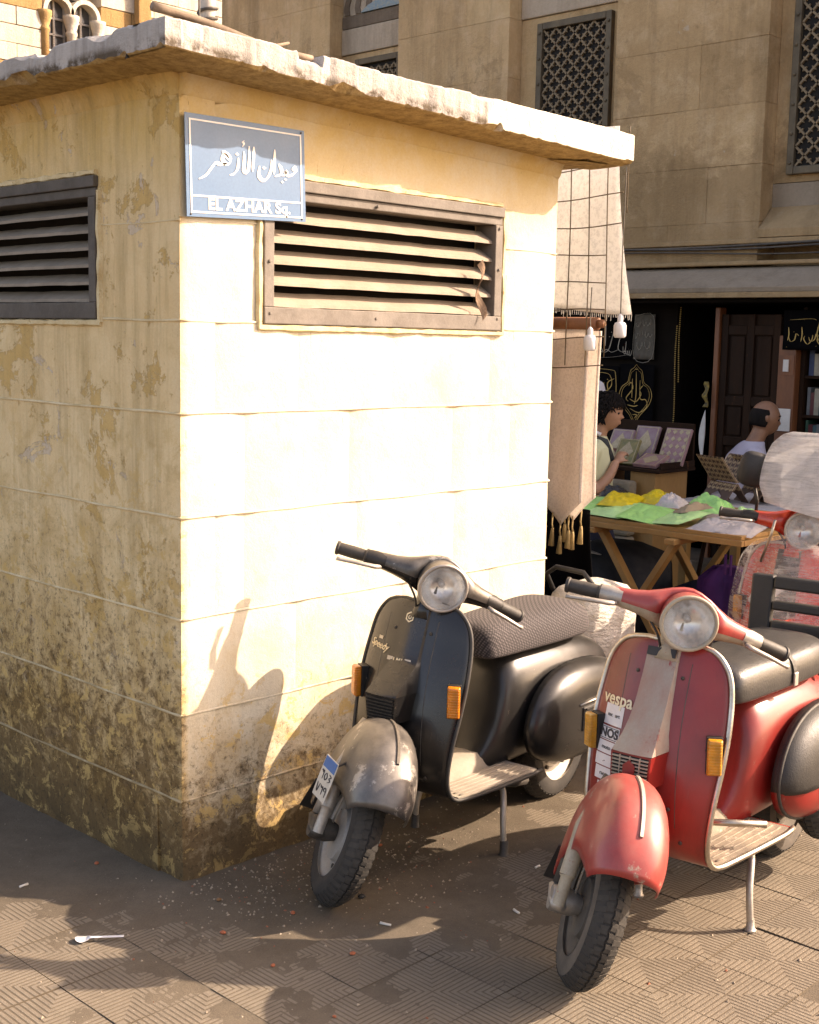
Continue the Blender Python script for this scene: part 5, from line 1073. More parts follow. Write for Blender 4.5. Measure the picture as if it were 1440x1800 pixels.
g.grid(lin, 30, 24); ln = empty('linen_banner', (XH, .3, 2.6), label='cream linen cloth hanging behind the wire grid at the kiosk corner', cat='cloth'); g.map(lambda p: p - np.array([XH, .3, 2.6])); g.build('cloth', MLINEN, ln, smooth=True, solid=.002)
g = G()
for k in range(70):
    b = k / 69; p = np.array(lin(1, b)) - np.array([XH, .3, 2.6]); g.tube([p, p + np.array([0, rnd.uniform(-.004, .004), -rnd.uniform(.012, .035)])], .0012, 4)
o = g.build('fringe', MLINEN, ln); o['kind'] = 'stuff'
wg = empty('wire_grid', (XH - .03, .25, 2.6), label='thin rusty wire grid hanging in front of the linen cloth', cat='wire grid'); w0 = np.array([XH - .03, .25, 2.6])
for k in range(7):
    y = .56 - k * .098; g = G(); zb = 1.62 if k < 5 else (1.66 if k == 5 else 2.25); g.tube([(XH - .03 + .006 * math.sin(z * 5 + k), y - .02 * (2.6 - z) * (.5 if k % 2 else .8), z) for z in np.linspace(2.6, zb, 14)], .0028, 5); g.map(lambda p: p - w0); g.build('wire', MWIRE, wg, smooth=True)
for k in range(9):
    z = 2.56 - k * .118; y1 = -.01 if k < 4 else .06; g = G(); g.tube([(XH - .034, y, z + .008 * math.sin(y * 9 + k) - .05 * (y - .3) * .3) for y in np.linspace(.6, y1, 10)], .0026, 5); g.map(lambda p: p - w0); g.build('wire', MWIRE, wg, smooth=True)
MLAMP = M('white_lamp_plastic', (.78, .77, .78), (.7, .69, .7), 10, .35)
for k, (px_, py_, wr) in enumerate(((1090, 575, 2.45), (1037, 598, 1.95))):
    q = meas(px_, py_, X=XH + (.05 if k == 0 else -.06)); r = empty('light_bulb', tuple(q), label=('white capped bulb hanging free below the linen cloth' if k == 0 else 'white capped bulb hanging close beside the prayer mat'), cat='bulb', group='bulbs hanging at the stall')
    g = G(); g.lathe([(.0005, -.045), (.020, -.045), (.027, -.037), (.027, .006), (.022, .018), (.012, .022), (.012, .045), (.007, .052), (.003, .056)], 18); g.build('bulb', MLAMP, r, smooth=True, angle=50)
    g = G(); g.tube([(0, 0, .05), (.004, .006, (wr - q[2]) * .5), (0, 0, wr - q[2])], .0025, 5); g.build('cord', MIRON, r)
g = G()
def bc(a, b): return (XH + .10 + .03 * math.sin(9 * b + 2 * a), lerp(.62, lerp(.20, .02, a ** 1.5), b), lerp(.98, .22, a))
g.grid(bc, 20, 20); tag(g.build('black_cloth', MBLACKC, smooth=True, solid=.004), 'black cloth hanging low behind the prayer mat tassels', 'cloth')
# trestle table
MTW = M('honey_wood', (.44, .25, .085), (.34, .18, .055), 5, .55, bump=.25, bscale=40, stretch=(1, 1, 1)); TZ = .80
TX0_, TX1_, TY0_, TY1_ = 3.30, 4.10, -.03, 1.45
tb = empty('trestle_table', (3.7, .63, 0), label='honey coloured wooden trestle table with crossed legs in front of the shop', cat='table'); t0 = np.array([3.7, .63, 0])
def tg(g, nm, mat=MTW, parent=tb, **k): g.map(lambda p: p - t0); return g.build(nm, mat, parent, **k)
for k in range(6):
    x0 = lerp(TX0_, TX1_, k / 6); tg(G().box((x0 + .0015, TY0_, TZ - .022), (x0 + (TX1_ - TX0_) / 6 - .0015, TY1_, TZ + rnd.uniform(-.001, .001))), 'plank', bevel=.002)
tg(G().box((TX0_ - .012, TY0_ - .01, TZ - .052), (TX0_ + .012, TY1_, TZ - .0225)), 'edge_rail', bevel=.003); tg(G().box((TX0_ + .013, TY0_ - .012, TZ - .052), (TX1_, TY0_ + .012, TZ - .0225)), 'edge_rail', bevel=.003)
for x in (3.36, 3.95):
    for (ya, yb) in ((.86, .36), (.34, .84)): tg(G().bar((x + (.02 if ya > .5 else -.02), ya - .0, TZ - .055), (x + (.02 if ya > .5 else -.02), yb - .02, .0), .034, .055, up=(1, 0, 0)), 'leg', bevel=.004)
for y in (.86, .34): tg(G().box((3.24 if y < .5 else 3.28, y - .03, TZ - .085), (4.05, y + .03, TZ - .0535)), 'cross_bar', bevel=.006)
def pillow(w, d, h, seed, nu=26, nv=26):
    def f(a, b, s):
        e = (1 - abs(2 * a - 1) ** 4) * (1 - abs(2 * b - 1) ** 4); x = (a - .5) * w * (1 + .04 * nz(b * 3, seed)); y = (b - .5) * d * (1 + .04 * nz(a * 3, seed + 5)); return (x, y, s * h * e * (.75 + .5 * nz(a * 2.5, b * 2.5, seed)) * (1 if s > 0 else .06) + .55 * h * (abs(nz(a * 4.5, b * 4.5, seed + 9)) - .15) * e + .3 * h * (abs(nz(a * 11, b * 9, seed + 4)) - .15) * e)
    g = G(); g.grid(lambda a, b: f(a, b, 1), nu, nv); g.grid(lambda a, b: f(a, 1 - b, -1), nu, nv); bm = bmesh.new(); me = g.mesh('bag'); bm.from_mesh(me); bmesh.ops.remove_doubles(bm, verts=bm.verts, dist=.0008); bm.to_mesh(me); bm.free(); return me
def pmat(name, c, r=.35): return M(name, c, tuple(v * .8 for v in c), 12, r, bump=.5, bscale=35, bdist=.012)
MGRN = pmat('green_plastic', (.34, .74, .22)); MGRN2 = pmat('lime_plastic', (.48, .82, .34)); MYEL = pmat('yellow_plastic', (.72, .55, .02)); MBKP = pmat('black_plastic_bag', (.02, .02, .02)); MWHT = pmat('clear_white_plastic', (.55, .51, .49)); MPINK = pmat('pinkish_pack', (.50, .38, .34)); MTEAL = pmat('pale_blue_pack', (.40, .46, .52))
BG = [('green plastic bag at the far left end of the trestle table', MGRN, 3.47, 1.05, .30, .26, .05, .2), ('lime green plastic bag lying beside the leftmost green one', MGRN2, 3.44, .80, .28, .26, .05, -.1), ('green plastic bag at the middle of the table edge', MGRN, 3.44, .60, .28, .24, .055, .15), ('lime green plastic bag at the front edge next to the clear packs', MGRN2, 3.43, .40, .26, .22, .055, -.2), ('bulging green bag propped at the back of the table', MGRN, 3.86, .48, .28, .26, .14, .5), ('small lime green bag lying behind the clear packs', MGRN2, 3.78, .22, .24, .20, .08, .1), ('flat green bag half under the yellow one', MGRN, 3.70, .98, .24, .24, .06, .6),
      ('yellow plastic bag lying on the green bags', MYEL, 3.56, .86, .26, .20, .07, .35), ('yellow bag tucked behind the first yellow one', MYEL, 3.80, .78, .24, .18, .07, .1), ('crumpled black bag on the far end of the table', MBKP, 3.70, 1.00, .18, .16, .09, .3), ('white paper pack lying on the green bags', MWHT, 3.66, .60, .16, .14, .09, .2), ('pinkish wrapped pack on the table', MPINK, 3.58, .25, .26, .20, .05, .3), ('pale blue pack by the table corner', MTEAL, 3.75, .08, .22, .18, .05, .2), ('grey pack of clear plastic at the table edge', MWHT, 3.44, .18, .26, .22, .06, 0), ('flat clear plastic pack at the table corner', MWHT, 3.46, .06, .28, .18, .045, .2), ('brown folded pack beside the white one', M('brown_pack', (.32, .25, .16), (.25, .19, .12), 10, .6), 3.55, .40, .20, .10, .06, -.4)]
for k, (lb, m, x, y, w, d, h, rz) in enumerate(BG):
    o = link('plastic_bag', pillow(w * 1.0, d * 1.04, (.022 if k < 4 else h * .62), k * 3.7), m, None, True); over = k in (7, 8, 9, 10, 15); o.location = (x, y, TZ + (.062 if over else .032 if k < 4 else .012)); o.rotation_euler = (.10 * (k % 3 - 1), -.17 if k < 4 else -.10, rz); tag(o, lb, 'bag', 'plastic packs on the trestle table')
# goods under the table
MPURP = cloth_mat('purple_cloth', (.085, .028, .13), (.06, .02, .095), .1); MNAVY = cloth_mat('navy_cloth', (.025, .03, .06), (.018, .02, .04), .05); MBLU = cloth_mat('grey_blue_tarp', (.06, .065, .075), (.035, .04, .05), .1)
def bundle(nm, lb, mat, x, y, w, d, h, seed, pleat=0):
    g = G(); n = 48; R = []
    for i in range(11):
        t = i / 10; rr = (1 - .12 * t) * (1 if t < .85 else math.sqrt(max(.02, 1 - ((t - .85) / .17) ** 2))); R.append([(x + w / 2 * rr * math.copysign(abs(math.cos(a)) ** .6, math.cos(a)) * (1 + .06 * nz(math.cos(a) * 2, math.sin(a) * 2 + t * 2, seed)) + pleat * .012 * math.sin(a * 22), y + d / 2 * rr * math.copysign(abs(math.sin(a)) ** .6, math.sin(a)) * (1 + .08 * nz(math.cos(a) * 2, math.sin(a) * 2, seed + 3 + t)) + pleat * .012 * math.cos(a * 22), h * t) for a in [2 * math.pi * k / n for k in range(n)]])
    g.rings(R); return tag(g.build(nm, mat, smooth=True), lb, 'bundle')
bundle('cloth_bundle', 'pleated purple cloth bag standing under the table corner', MPURP, 3.42, .10, .26, .30, .62, 2, 1); bundle('cloth_bundle', 'dark grey tarpaulin heap under the left half of the table', MBLU, 3.75, 1.0, .60, .62, .60, 5); bundle('cloth_bundle', 'navy cloth heap under the middle of the table', MNAVY, 3.78, .42, .50, .40, .45, 8)
for k in range(2): g = G(); g.tube([(3.30, .02 + k * .03, .60), (3.30, .02 + k * .03, .70)], .008, 6); tag(g.build('umbrella_handle', MPURP), 'purple rod sticking up from the purple bag, ' + ('shorter' if k else 'taller') + ' one', 'rod')
g = G(); g.grid(lambda a, b: (3.20 + .5 * a, lerp(1.3, .95, b), .62 + .02 * math.sin(6 * a) - .05 * b), 8, 6); tag(g.build('plastic_sheet', MTEAL, smooth=True, solid=.004), 'pale sheet sticking out under the left end of the table', 'sheet')
# display table with book stands
MCARV = M('carved_light_wood', (.46, .33, .19), (.36, .25, .14), 14, .6, bump=.3, bscale=60); MCARVD = M('dark_stand_wood', (.10, .05, .03), (.07, .035, .02), 10, .5)
dt = empty('display_table', (4.6, .25, 0), label='low display table under a pale plastic sheet behind the trestle table', cat='table'); d0 = np.array([4.6, .25, 0]); DZ = .80
for nm, lo, hi, m in (('top', (4.27, -.5, DZ - .03), (4.95, .95, DZ), MTW),) + tuple(('leg', (x, y, 0), (x + .05, y + .05, DZ - .031), MTW) for x in (4.29, 4.88) for y in (-.48, .88)): g = G(); g.box(lo, hi); g.map(lambda p: p - d0); g.build(nm, m, dt, bevel=.003)
g = G(); g.grid(lambda a, b: (lerp(4.24, 4.98, a), lerp(-.52, .97, b), DZ + .004 + .014 * abs(nz(a * 6, b * 10, 2)) - (.10 * max(0, .06 - a) / .06)), 24, 40); g.map(lambda p: p - d0); g.build('plastic_cover', MWHT, dt, smooth=True)
def rehal(lb, x, y, z, rz, s=1.0):
    r = empty('book_stand', (x, y, z), (0, 0, rz), lb, 'book stand', 'carved book stands on the display table')
    for sgn in (-1, 1):
        def W(a, b, d, sgn=sgn):   # a across, b up along the leaf, d thickness
            ang = math.radians(52); bx = (b - .42) * math.cos(ang) * sgn; return (s * (bx * .30) + sgn * d * math.sin(ang), s * a, s * b * .30 * math.sin(ang) - abs(d) * 0)
        for pc, (b0, b1) in enumerate(((.0, .42), (.44, 1.0))):
            cell = []
            g = G(); w = .10
            if pc == 0: poly = [(-w, b0), (-w * .45, b0), (-w * .4, b0 + .16), (0, b0 + .26), (w * .4, b0 + .16), (w * .45, b0), (w, b0), (w, b1), (-w, b1)]
            else: poly = [(-w, b0), (w, b0), (w, b1), (-w, b1)]
            g.prism(poly, W, -.004, .004); lf = g.build('leaf', MCARVD, r, bevel=.001)
            g = G()
            for i in range(6):
                for j in range(2 if pc == 0 else 5):
                    a = -w + .018 + i * (2 * w - .036) / 5; b = (b0 + .29 + j * .09) if pc == 0 else (b0 + .06 + j * .11); q = .011
                    g.prism([(a - q, b), (a, b - q * 3), (a + q, b), (a, b + q * 3)], W, .0042, .009); g.prism([(a - q, b), (a, b - q * 3), (a + q, b), (a, b + q * 3)], W, -.009, -.0042)
            for i in range(7):
                a = -w + .004 + i * (2 * w - .008) / 6; h = .0022; B0 = b1 - .14 if pc == 0 else b0
                g.prism([(a - h, B0), (a + h, B0), (a + h, b1), (a - h, b1)], W, .0042, .0085); g.prism([(a - h, B0), (a + h, B0), (a + h, b1), (a - h, b1)], W, -.0085, -.0042)
            g.build('carving', MCARV, lf)
    return r
q = meas(1262, 880, X=4.30); rehal('carved book stand nearest the green bags', 4.40, q[1] + .02, DZ + .012, -.35, 1.15); q = meas(1318, 868, X=4.45); rehal('carved book stand in the middle of the three', 4.55, q[1], DZ + .012, -.5, 1.15); q = meas(1372, 850, X=4.55); rehal('carved book stand under the seated man by the wrapped windscreen', 4.62, q[1], DZ + .012, -.3, 1.2)
# book cabinet
MCAB = M('orange_cabinet_wood', (.40, .22, .075), (.33, .17, .055), 4, .6, bump=.15, bscale=30, stretch=(1, 1, .3)); cx0 = meas(1108, 840, X=5.05); cx1 = meas(1152, 840, X=5.05)
cb = empty('book_cabinet', (5.05, cx0[1], 0), label='orange wooden cabinet with a sloping rack of ornate books', cat='cabinet'); cb0 = np.array([5.05, cx0[1], 0]); yl, yr = cx0[1], cx1[1]
def cg(g, nm, mat=MCAB, parent=cb, **k): g.map(lambda p: p - cb0); return g.build(nm, mat, parent, **k)
cg(G().box((5.05, yr, 0), (5.45, yl, .86)), 'body', bevel=.004); cg(G().box((5.02, yr - .05, .861), (5.47, yl + .42, .885)), 'top_board', MDOOR, bevel=.004); cg(G().box((5.46, yr - .03, .886), (5.48, yl + .42, 1.18)), 'rack_back', MDOOR, bevel=.003); cg(G().box((5.04, yr - .05, .886), (5.46, yr - .035, .93)), 'rack_side', MDOOR, bevel=.003); cg(G().box((5.1, yl + .30, 0), (5.42, yl + .36, .86)), 'side_post', MCAB)
bcov = [M('cover_%s' % n, c, c2, 26, .4, bump=.1) for n, c, c2 in (('mauve', (.30, .17, .20), (.36, .27, .26)), ('rose', (.40, .25, .24), (.30, .15, .15)), ('gilt', (.34, .27, .10), (.16, .17, .08)), ('maroon', (.16, .04, .03), (.22, .08, .05)))]; MGILT = M('gilt_print', (.55, .45, .28), (.42, .32, .18), 40, .4, metal=.2)
def book(lb, mat, x, y, z, w, h, tilt, rz, lattice_=False):
    r = empty('ornate_book', (x, y, z), (0, 0, rz), lb, 'book', 'ornate books on the cabinet rack')
    def W(a, b, d): return (b * math.sin(tilt) - d * math.cos(tilt) * -1 * -1, a, b * math.cos(tilt) + d * math.sin(tilt))
    g = G(); g.prism([(-w / 2, 0), (w / 2, 0), (w / 2, h), (-w / 2, h)], W, -.012, .012); cvr = g.build('cover', mat, r, bevel=.002)
    g = G()
    for k in range(4 if lattice_ else 1):
        for j in range(5 if lattice_ else 1):
            ca, cb_, ra, rb = (-w / 2 + w * (k + .5) / 4, h * (j + .5) / 5, w * .09, h * .07) if lattice_ else (0, h / 2, w * .34, h * .38)
            g.prism([(ca - ra, cb_), (ca, cb_ - rb), (ca + ra, cb_), (ca, cb_ + rb)], W, .0125, .0145)
    for p in ([(-w * .46, h * .03), (w * .46, h * .03), (w * .46, h * .05), (-w * .46, h * .05)], [(-w * .46, h * .95), (w * .46, h * .95), (w * .46, h * .97), (-w * .46, h * .97)], [(-w * .46, h * .05), (-w * .43, h * .05), (-w * .43, h * .95), (-w * .46, h * .95)], [(w * .43, h * .05), (w * .46, h * .05), (w * .46, h * .95), (w * .43, h * .95)]): g.prism(p, W, .0125, .0145)
    g.build('gilt_print', MGILT, cvr); return r
ym = (yl + yr) / 2
book('mauve book with a gilt medallion standing on the cabinet rack', bcov[0], 5.30, yl + .10, .90, .19, .27, .45, 0); book('rose book with a gilt trellis cover at the end of the rack', bcov[1], 5.28, ym - .06, .90, .20, .27, .45, 0, True); book('gilt green book leaning low against the mauve one', bcov[2], 5.14, yl + .13, .89, .16, .20, .6, .1); book('rose book lying nearly flat in front of the trellis cover', bcov[1], 5.06, ym + .0, .90, .20, .16, 1.15, -.1); book('maroon book at the near end of the rack beside the boy', bcov[3], 5.08, yl + .24, .885, .20, .18, 1.0, .15); book('dark mauve book half hidden behind the boy', bcov[0], 5.26, yl + .28, .90, .18, .24, .5, 0)
MSTB = stone_mat('beige_block', (.50, .42, .30), (.42, .34, .23), (.36, .29, .2)); q = meas(1088, 840, X=4.95)
for k, (z0, z1, e) in enumerate(((.0, .42, .0), (.425, .80, .01))): g = G(); g.box((4.92 + e, q[1] - .10, z0), (5.03, q[1] + .16, z1)); tag(g.build('stone_plinth', MSTB, bevel=.02), ('lower' if k == 0 else 'upper') + ' beige stone block of the plinth beside the orange cabinet', 'stone block')

# ------------------------------------------------------------------ people
MSKIN = M('skin_tan', (.50, .27, .165), (.43, .22, .13), 14, .5, bump=.06, bscale=120); MSKIN2 = M('skin_brown', (.32, .155, .085), (.26, .125, .07), 14, .5, bump=.06, bscale=120)
MHAIR = M('black_hair', (.008, .006, .005), (.014, .010, .008), 30, .75, bump=.6, bscale=90, stretch=(1, 1, .3), spec=.15); MEYE = M('eye_dark', (.015, .012, .01), None, 10, .2); MTSH = cloth_mat('pale_yellow_tshirt', (.80, .80, .52), (.72, .72, .45), .15); MLIL = cloth_mat('lilac_shirt', (.62, .58, .66), (.54, .50, .58), .1); MWSH = cloth_mat('white_tshirt', (.74, .73, .76), (.66, .65, .68), .1); MJEAN = M('dark_denim', (.030, .032, .055), (.02, .022, .04), 14, .85, bump=.3)
MTROU = M('dark_trousers', (.03, .028, .026), (.02, .02, .018), 10, .9)
class Fig:
    def __init__(s, name, label, base, face):
        s.b = np.array(base, float); s.f = np.array([math.cos(face), math.sin(face), 0]); s.l = np.array([-math.sin(face), math.cos(face), 0]); s.root = empty(name, tuple(base), label=label, cat='person')
    def P(s, f, l, z): return s.f * f + s.l * l + np.array([0, 0, z])
    def limb(s, g, pts, r, seg=14, flat=1.0):
        pts = [s.P(*p) for p in pts]; Q = []; RR = []
        n = len(pts)
        for i in range(n - 1):
            for k in range(4):
                t = i + k / 4; Q.append(np.array(smooth_interp([(j, *p) for j, p in enumerate(pts)], t))); RR.append(smooth_interp([(j, q) for j, q in enumerate(r)], t)[0])
        Q.append(pts[-1]); RR.append(r[-1]); d0 = Q[0] - Q[1]; d0 /= np.linalg.norm(d0); d1 = Q[-1] - Q[-2]; d1 /= np.linalg.norm(d1)
        Q = [Q[0] + d0 * RR[0] * .55] + Q + [Q[-1] + d1 * RR[-1] * .55]; RR = [RR[0] * .45] + RR + [RR[-1] * .45]
        return g.tube(Q, RR, seg)
    def torso(s, g, secs):
        R = []
        for f, l, z, rf, rl in secs: R.append([s.P(f + rf * math.cos(t), l + rl * math.copysign(abs(math.sin(t)) ** .8, math.sin(t)), z) for t in [2 * math.pi * k / 26 for k in range(26)]])
        return g.rings(R)
    def head(s, g, c, yaw, pit, r=.105, ears=True):
        cy_, sy_ = math.cos(yaw), math.sin(yaw); cp, sp = math.cos(pit), math.sin(pit)
        def H(x, y, z):   # x forward, y left, z up from the head centre, unit = r
            x, z = x * cp + z * sp, -x * sp + z * cp; x, y = x * cy_ - y * sy_, x * sy_ + y * cy_
            return s.P(c[0] + x * r, c[1] + y * r, c[2] + z * r)
        R = []
        for i in range(1, 18):
            ph = math.pi * i / 18; z = math.cos(ph); q = math.sin(ph); ring = []
            for k in range(28):
                t = 2 * math.pi * k / 28; x, y = q * math.cos(t), q * math.sin(t); jaw = max(0, -z)
                wy = .78 * (1 - .28 * jaw); wx = .98 if x > 0 else 1.0
                X, Y, Z = x * wx, y * wy, z * 1.16
                if x < 0 and z < -.1: X *= 1 - .42 * jaw
                if x > 0 and z < -.55: X += .12 * (x) * (1 - abs(y))           # chin
                if x > .6 and -.05 < z < .12: X -= .05 * (1 if abs(y) > .18 else 0)  # eye sockets
                if x > .5 and .14 < z < .38: X += .035                                 # brow
                ring.append(H(X, Y, Z))
            R.append(ring)
        g.rings(R)
        g.rings([[H(.90, .05, .16), H(.90, -.05, .16), H(.86, -.06, .12), H(.86, .06, .12)], [H(1.06, .07, -.06), H(1.06, -.07, -.06), H(.9, -.12, -.10), H(.9, .12, -.10)], [H(1.17, .08, -.20), H(1.17, -.08, -.20), H(.88, -.16, -.26), H(.88, .16, -.26)], [H(1.0, .06, -.30), H(1.0, -.06, -.30), H(.85, -.12, -.32), H(.85, .12, -.32)]])
        for dz, w in ((-.49, .24), (-.60, .22)): g.tube([H(.80, -w, dz), H(.93, -w * .4, dz + .015), H(.955, 0, dz), H(.93, w * .4, dz + .015), H(.80, w, dz)], [.03 * r, .055 * r, .06 * r, .055 * r, .03 * r], 8)
        if ears:
            for sg_ in (-1, 1): g.tube([H(.02, sg_ * .76, -.24), H(-.04, sg_ * .82, -.05), H(-.06, sg_ * .84, .12), H(.02, sg_ * .78, .2)], [.06 * r, .10 * r, .12 * r, .06 * r], 8)
        return H
    def hand(s, g, w, d, n, r=1.0, curl=.6):
        """palm at w, fingers along d, palm facing n"""
        w = np.array(w, float); d = np.array(d, float); d /= np.linalg.norm(d); n = np.array(n, float); n -= d * (n @ d); n /= np.linalg.norm(n); a = np.cross(d, n); L = []
        P = lambda p: s.P(*p)
        g.tube([P(w), P(w + d * .035 * r), P(w + d * .075 * r)], [.022 * r, .034 * r, .033 * r], 12, flat=.55)
        for k in range(4):
            b = w + d * .075 * r + a * (k - 1.5) * .017 * r; ln = (.030, .034, .031, .024)[k] * r; p = [b]; ang = 0
            for j in range(3):
                ang += curl * (.6 + .35 * j); p.append(p[-1] + (d * math.cos(ang) + n * math.sin(ang)) * ln * (1, .75, .6)[j])
            g.tube([P(q) for q in p], [.0088 * r, .0085 * r, .0078 * r, .006 * r], 8)
        b = w + d * .022 * r - a * .028 * r; g.tube([P(b), P(b + (d * .7 - a * .6 + n * .3) * .034 * r), P(b + (d * .8 - a * .3 + n * .7) * .060 * r)], [.012 * r, .0105 * r, .008 * r], 8)
    def skin(s, g, nm, mat, vox=.009, sm=4, parent=None):
        o = g.build(nm, mat, parent or s.root, smooth=True); m = o.modifiers.new('remesh', 'REMESH'); m.mode = 'VOXEL'; m.voxel_size = vox; m.use_smooth_shade = True
        q = o.modifiers.new('smooth', 'SMOOTH'); q.factor = .5; q.iterations = sm; return o
    def eyes(s, H, r=.105):
        for sg_ in (-1, 1):
            g = G(); c = np.array(H(.80, sg_ * .33, .06)); g.lathe([(.0005, -.10 * r), (.07 * r, -.07 * r), (.10 * r, 0), (.07 * r, .07 * r), (.0005, .10 * r)], 10, c); g.build('eye', MEYE, s.root, smooth=True)
            g = G(); g.tube([H(.86, sg_ * .16, .27), H(.90, sg_ * .34, .33), H(.74, sg_ * .56, .27)], [.03 * r, .04 * r, .02 * r], 6); g.build('eyebrow', MHAIR, s.root, smooth=True)
    def hair(s, H, r=.105, bald=False, seed=1.0):
        g = G(); R = []
        for i in range(0, 13):
            ph = math.radians(lerp(3, 118, i / 12)); ring = []
            for k in range(32):
                t = 2 * math.pi * k / 32; fr = math.cos(t); lim = 1.0
                p2 = ph
                if fr > .15: p2 = min(ph, math.radians(lerp(88, 58, min(1, (fr - .15) / .55))))
                q = math.sin(p2); z = math.cos(p2); th = (1.09 + .05 * nz(math.cos(t) * 3, math.sin(t) * 3, seed + i * .35) + .03 * nz(math.cos(t) * 9, math.sin(t) * 9, seed + i)) * (1.0 if p2 == ph or i < 9 else .96)
                if bald: th = lerp(.90, 1.035, min(1, max(0, (math.degrees(ph) - 50) / 16))) if fr < .05 else lerp(1.02, .88, min(1, (fr - .05) / .25)) if ph > math.radians(60) else .88
                ring.append(H(q * math.cos(t) * th, q * math.sin(t) * .80 * th, z * 1.16 * th))
            R.append(ring)
        g.rings(R); o = g.build('hair', MHAIR, s.root, smooth=True)
        if not bald:
            q = random.Random(seed); g = G()
            for k in range(420):
                t = q.uniform(0, 6.283); fr = math.cos(t); mx = 112 if fr < .15 else lerp(88, 62, min(1, (fr - .15) / .55)); ph = math.radians(math.degrees(math.acos(1 - q.random() * (1 - math.cos(math.radians(mx)))))); P0 = []
                dt_ = q.uniform(-.35, .35); ln = q.uniform(.22, .42)
                for j in range(4):
                    u = j / 3; p2 = ph + ln * u; t2 = t + dt_ * u; th = 1.06 + .13 * math.sin(math.pi * min(1, u * .8)) * q.uniform(.5, 1.3); P0.append(H(math.sin(p2) * math.cos(t2) * th, math.sin(p2) * math.sin(t2) * .80 * th, math.cos(p2) * 1.16 * th))
                g.tube(P0, [.05 * r, .06 * r, .045 * r, .008 * r], 5)
            c = g.build('hair_locks', MHAIR, o, smooth=True); c['kind'] = 'stuff'
        return o
right = math.atan2(RC[0][1], RC[0][0])
# the boy, walking to the right, one hand on his shoulder strap
B = Fig('person', 'boy in a pale yellow t-shirt with a shoulder bag walking past the stall', (4.298, 1.565, 0), right - .30)
g = G(); H = B.head(g, (.055, 0, 1.295), -.05, .10, .100)
B.limb(g, [(.0, 0, 1.10), (.02, 0, 1.17), (.035, 0, 1.23)], [.052, .046, .046])
B.torso(g, [(0, 0, .62, .075, .12), (0, 0, .80, .085, .13), (0, 0, .98, .09, .145), (0, 0, 1.08, .08, .15), (0, 0, 1.13, .045, .09)])
B.limb(g, [(0, -.155, 1.07), (-.03, -.20, .93), (.03, -.19, .82)], [.045, .040, .036]); B.limb(g, [(.03, -.19, .82), (.10, -.14, .90), (.135, -.085, .99)], [.036, .033, .026]); B.hand(g, (.135, -.085, .99), (.3, .5, .6), (.2, .8, -.6), .95, .75)
B.limb(g, [(0, .155, 1.07), (.0, .20, .93), (.02, .19, .80)], [.045, .040, .036]); B.limb(g, [(.02, .19, .80), (.12, .16, .76), (.20, .12, .77)], [.036, .032, .025]); B.hand(g, (.20, .12, .77), (.8, -.3, -.3), (-.2, -.5, -.8), .95, .8)
B.limb(g, [(0, -.07, .64), (.10, -.075, .36), (.02, -.075, .08)], [.085, .06, .042]); B.limb(g, [(0, .07, .64), (-.06, .075, .36), (-.20, .075, .10)], [.085, .06, .042]); B.limb(g, [(.0, -.075, .045), (.15, -.08, .035)], [.042, .034]); B.limb(g, [(-.22, .075, .075), (-.08, .08, .035)], [.042, .034])
B.skin(g, 'body', MSKIN, .008, 3); B.eyes(H, .100); B.hair(H, .100, seed=3.3)
g = G(); B.torso(g, [(0, 0, .60, .105, .145), (0, 0, .64, .11, .15), (0, 0, .80, .105, .15), (.005, 0, .98, .110, .165), (0, 0, 1.08, .098, .168), (0, 0, 1.125, .068, .12), (.005, 0, 1.15, .058, .075)])
B.limb(g, [(0, -.15, 1.075), (-.025, -.19, .98), (-.03, -.20, .92)], [.062, .062, .064]); B.limb(g, [(0, .15, 1.075), (0, .19, .98), (.0, .205, .92)], [.062, .062, .064]); B.skin(g, 't_shirt', MTSH, .009, 4)
g = G(); B.torso(g, [(0, 0, .56, .10, .135), (0, 0, .64, .10, .135), (0, 0, .68, .09, .13)]); B.limb(g, [(0, -.07, .64), (.10, -.075, .36), (.02, -.075, .10)], [.105, .082, .065]); B.limb(g, [(0, .07, .64), (-.06, .075, .36), (-.20, .075, .13)], [.105, .082, .065]); B.skin(g, 'jeans', MJEAN, .010, 4)
g = G(); g.tube([B.P(-.06, -.10, .80), B.P(-.11, -.10, 1.0), B.P(-.05, -.10, 1.17), B.P(.07, -.085, 1.12), B.P(.115, -.07, 1.0)], .018, 8, flat=.4); sb_ = empty('shoulder_bag', (4.298, 1.565, 0), label='dark shoulder bag with a pale strap worn by the boy', cat='bag'); g.build('strap', M('strap_grey', (.05, .06, .06), (.03, .03, .03), 20, .8), sb_, smooth=True)
g = G(); g.tube([B.P(-.075, -.10, 1.17), B.P(-.02, -.105, 1.185), B.P(.04, -.10, 1.16)], .026, 8, flat=.5); g.build('strap_pad', MWSH, sb_, smooth=True)
g = G(); B.torso(g, [(-.19, 0, .72, .06, .12), (-.20, 0, .80, .085, .15), (-.20, 0, .98, .085, .15), (-.18, 0, 1.08, .05, .11)]); g.build('bag_body', MJEAN, sb_, smooth=True)
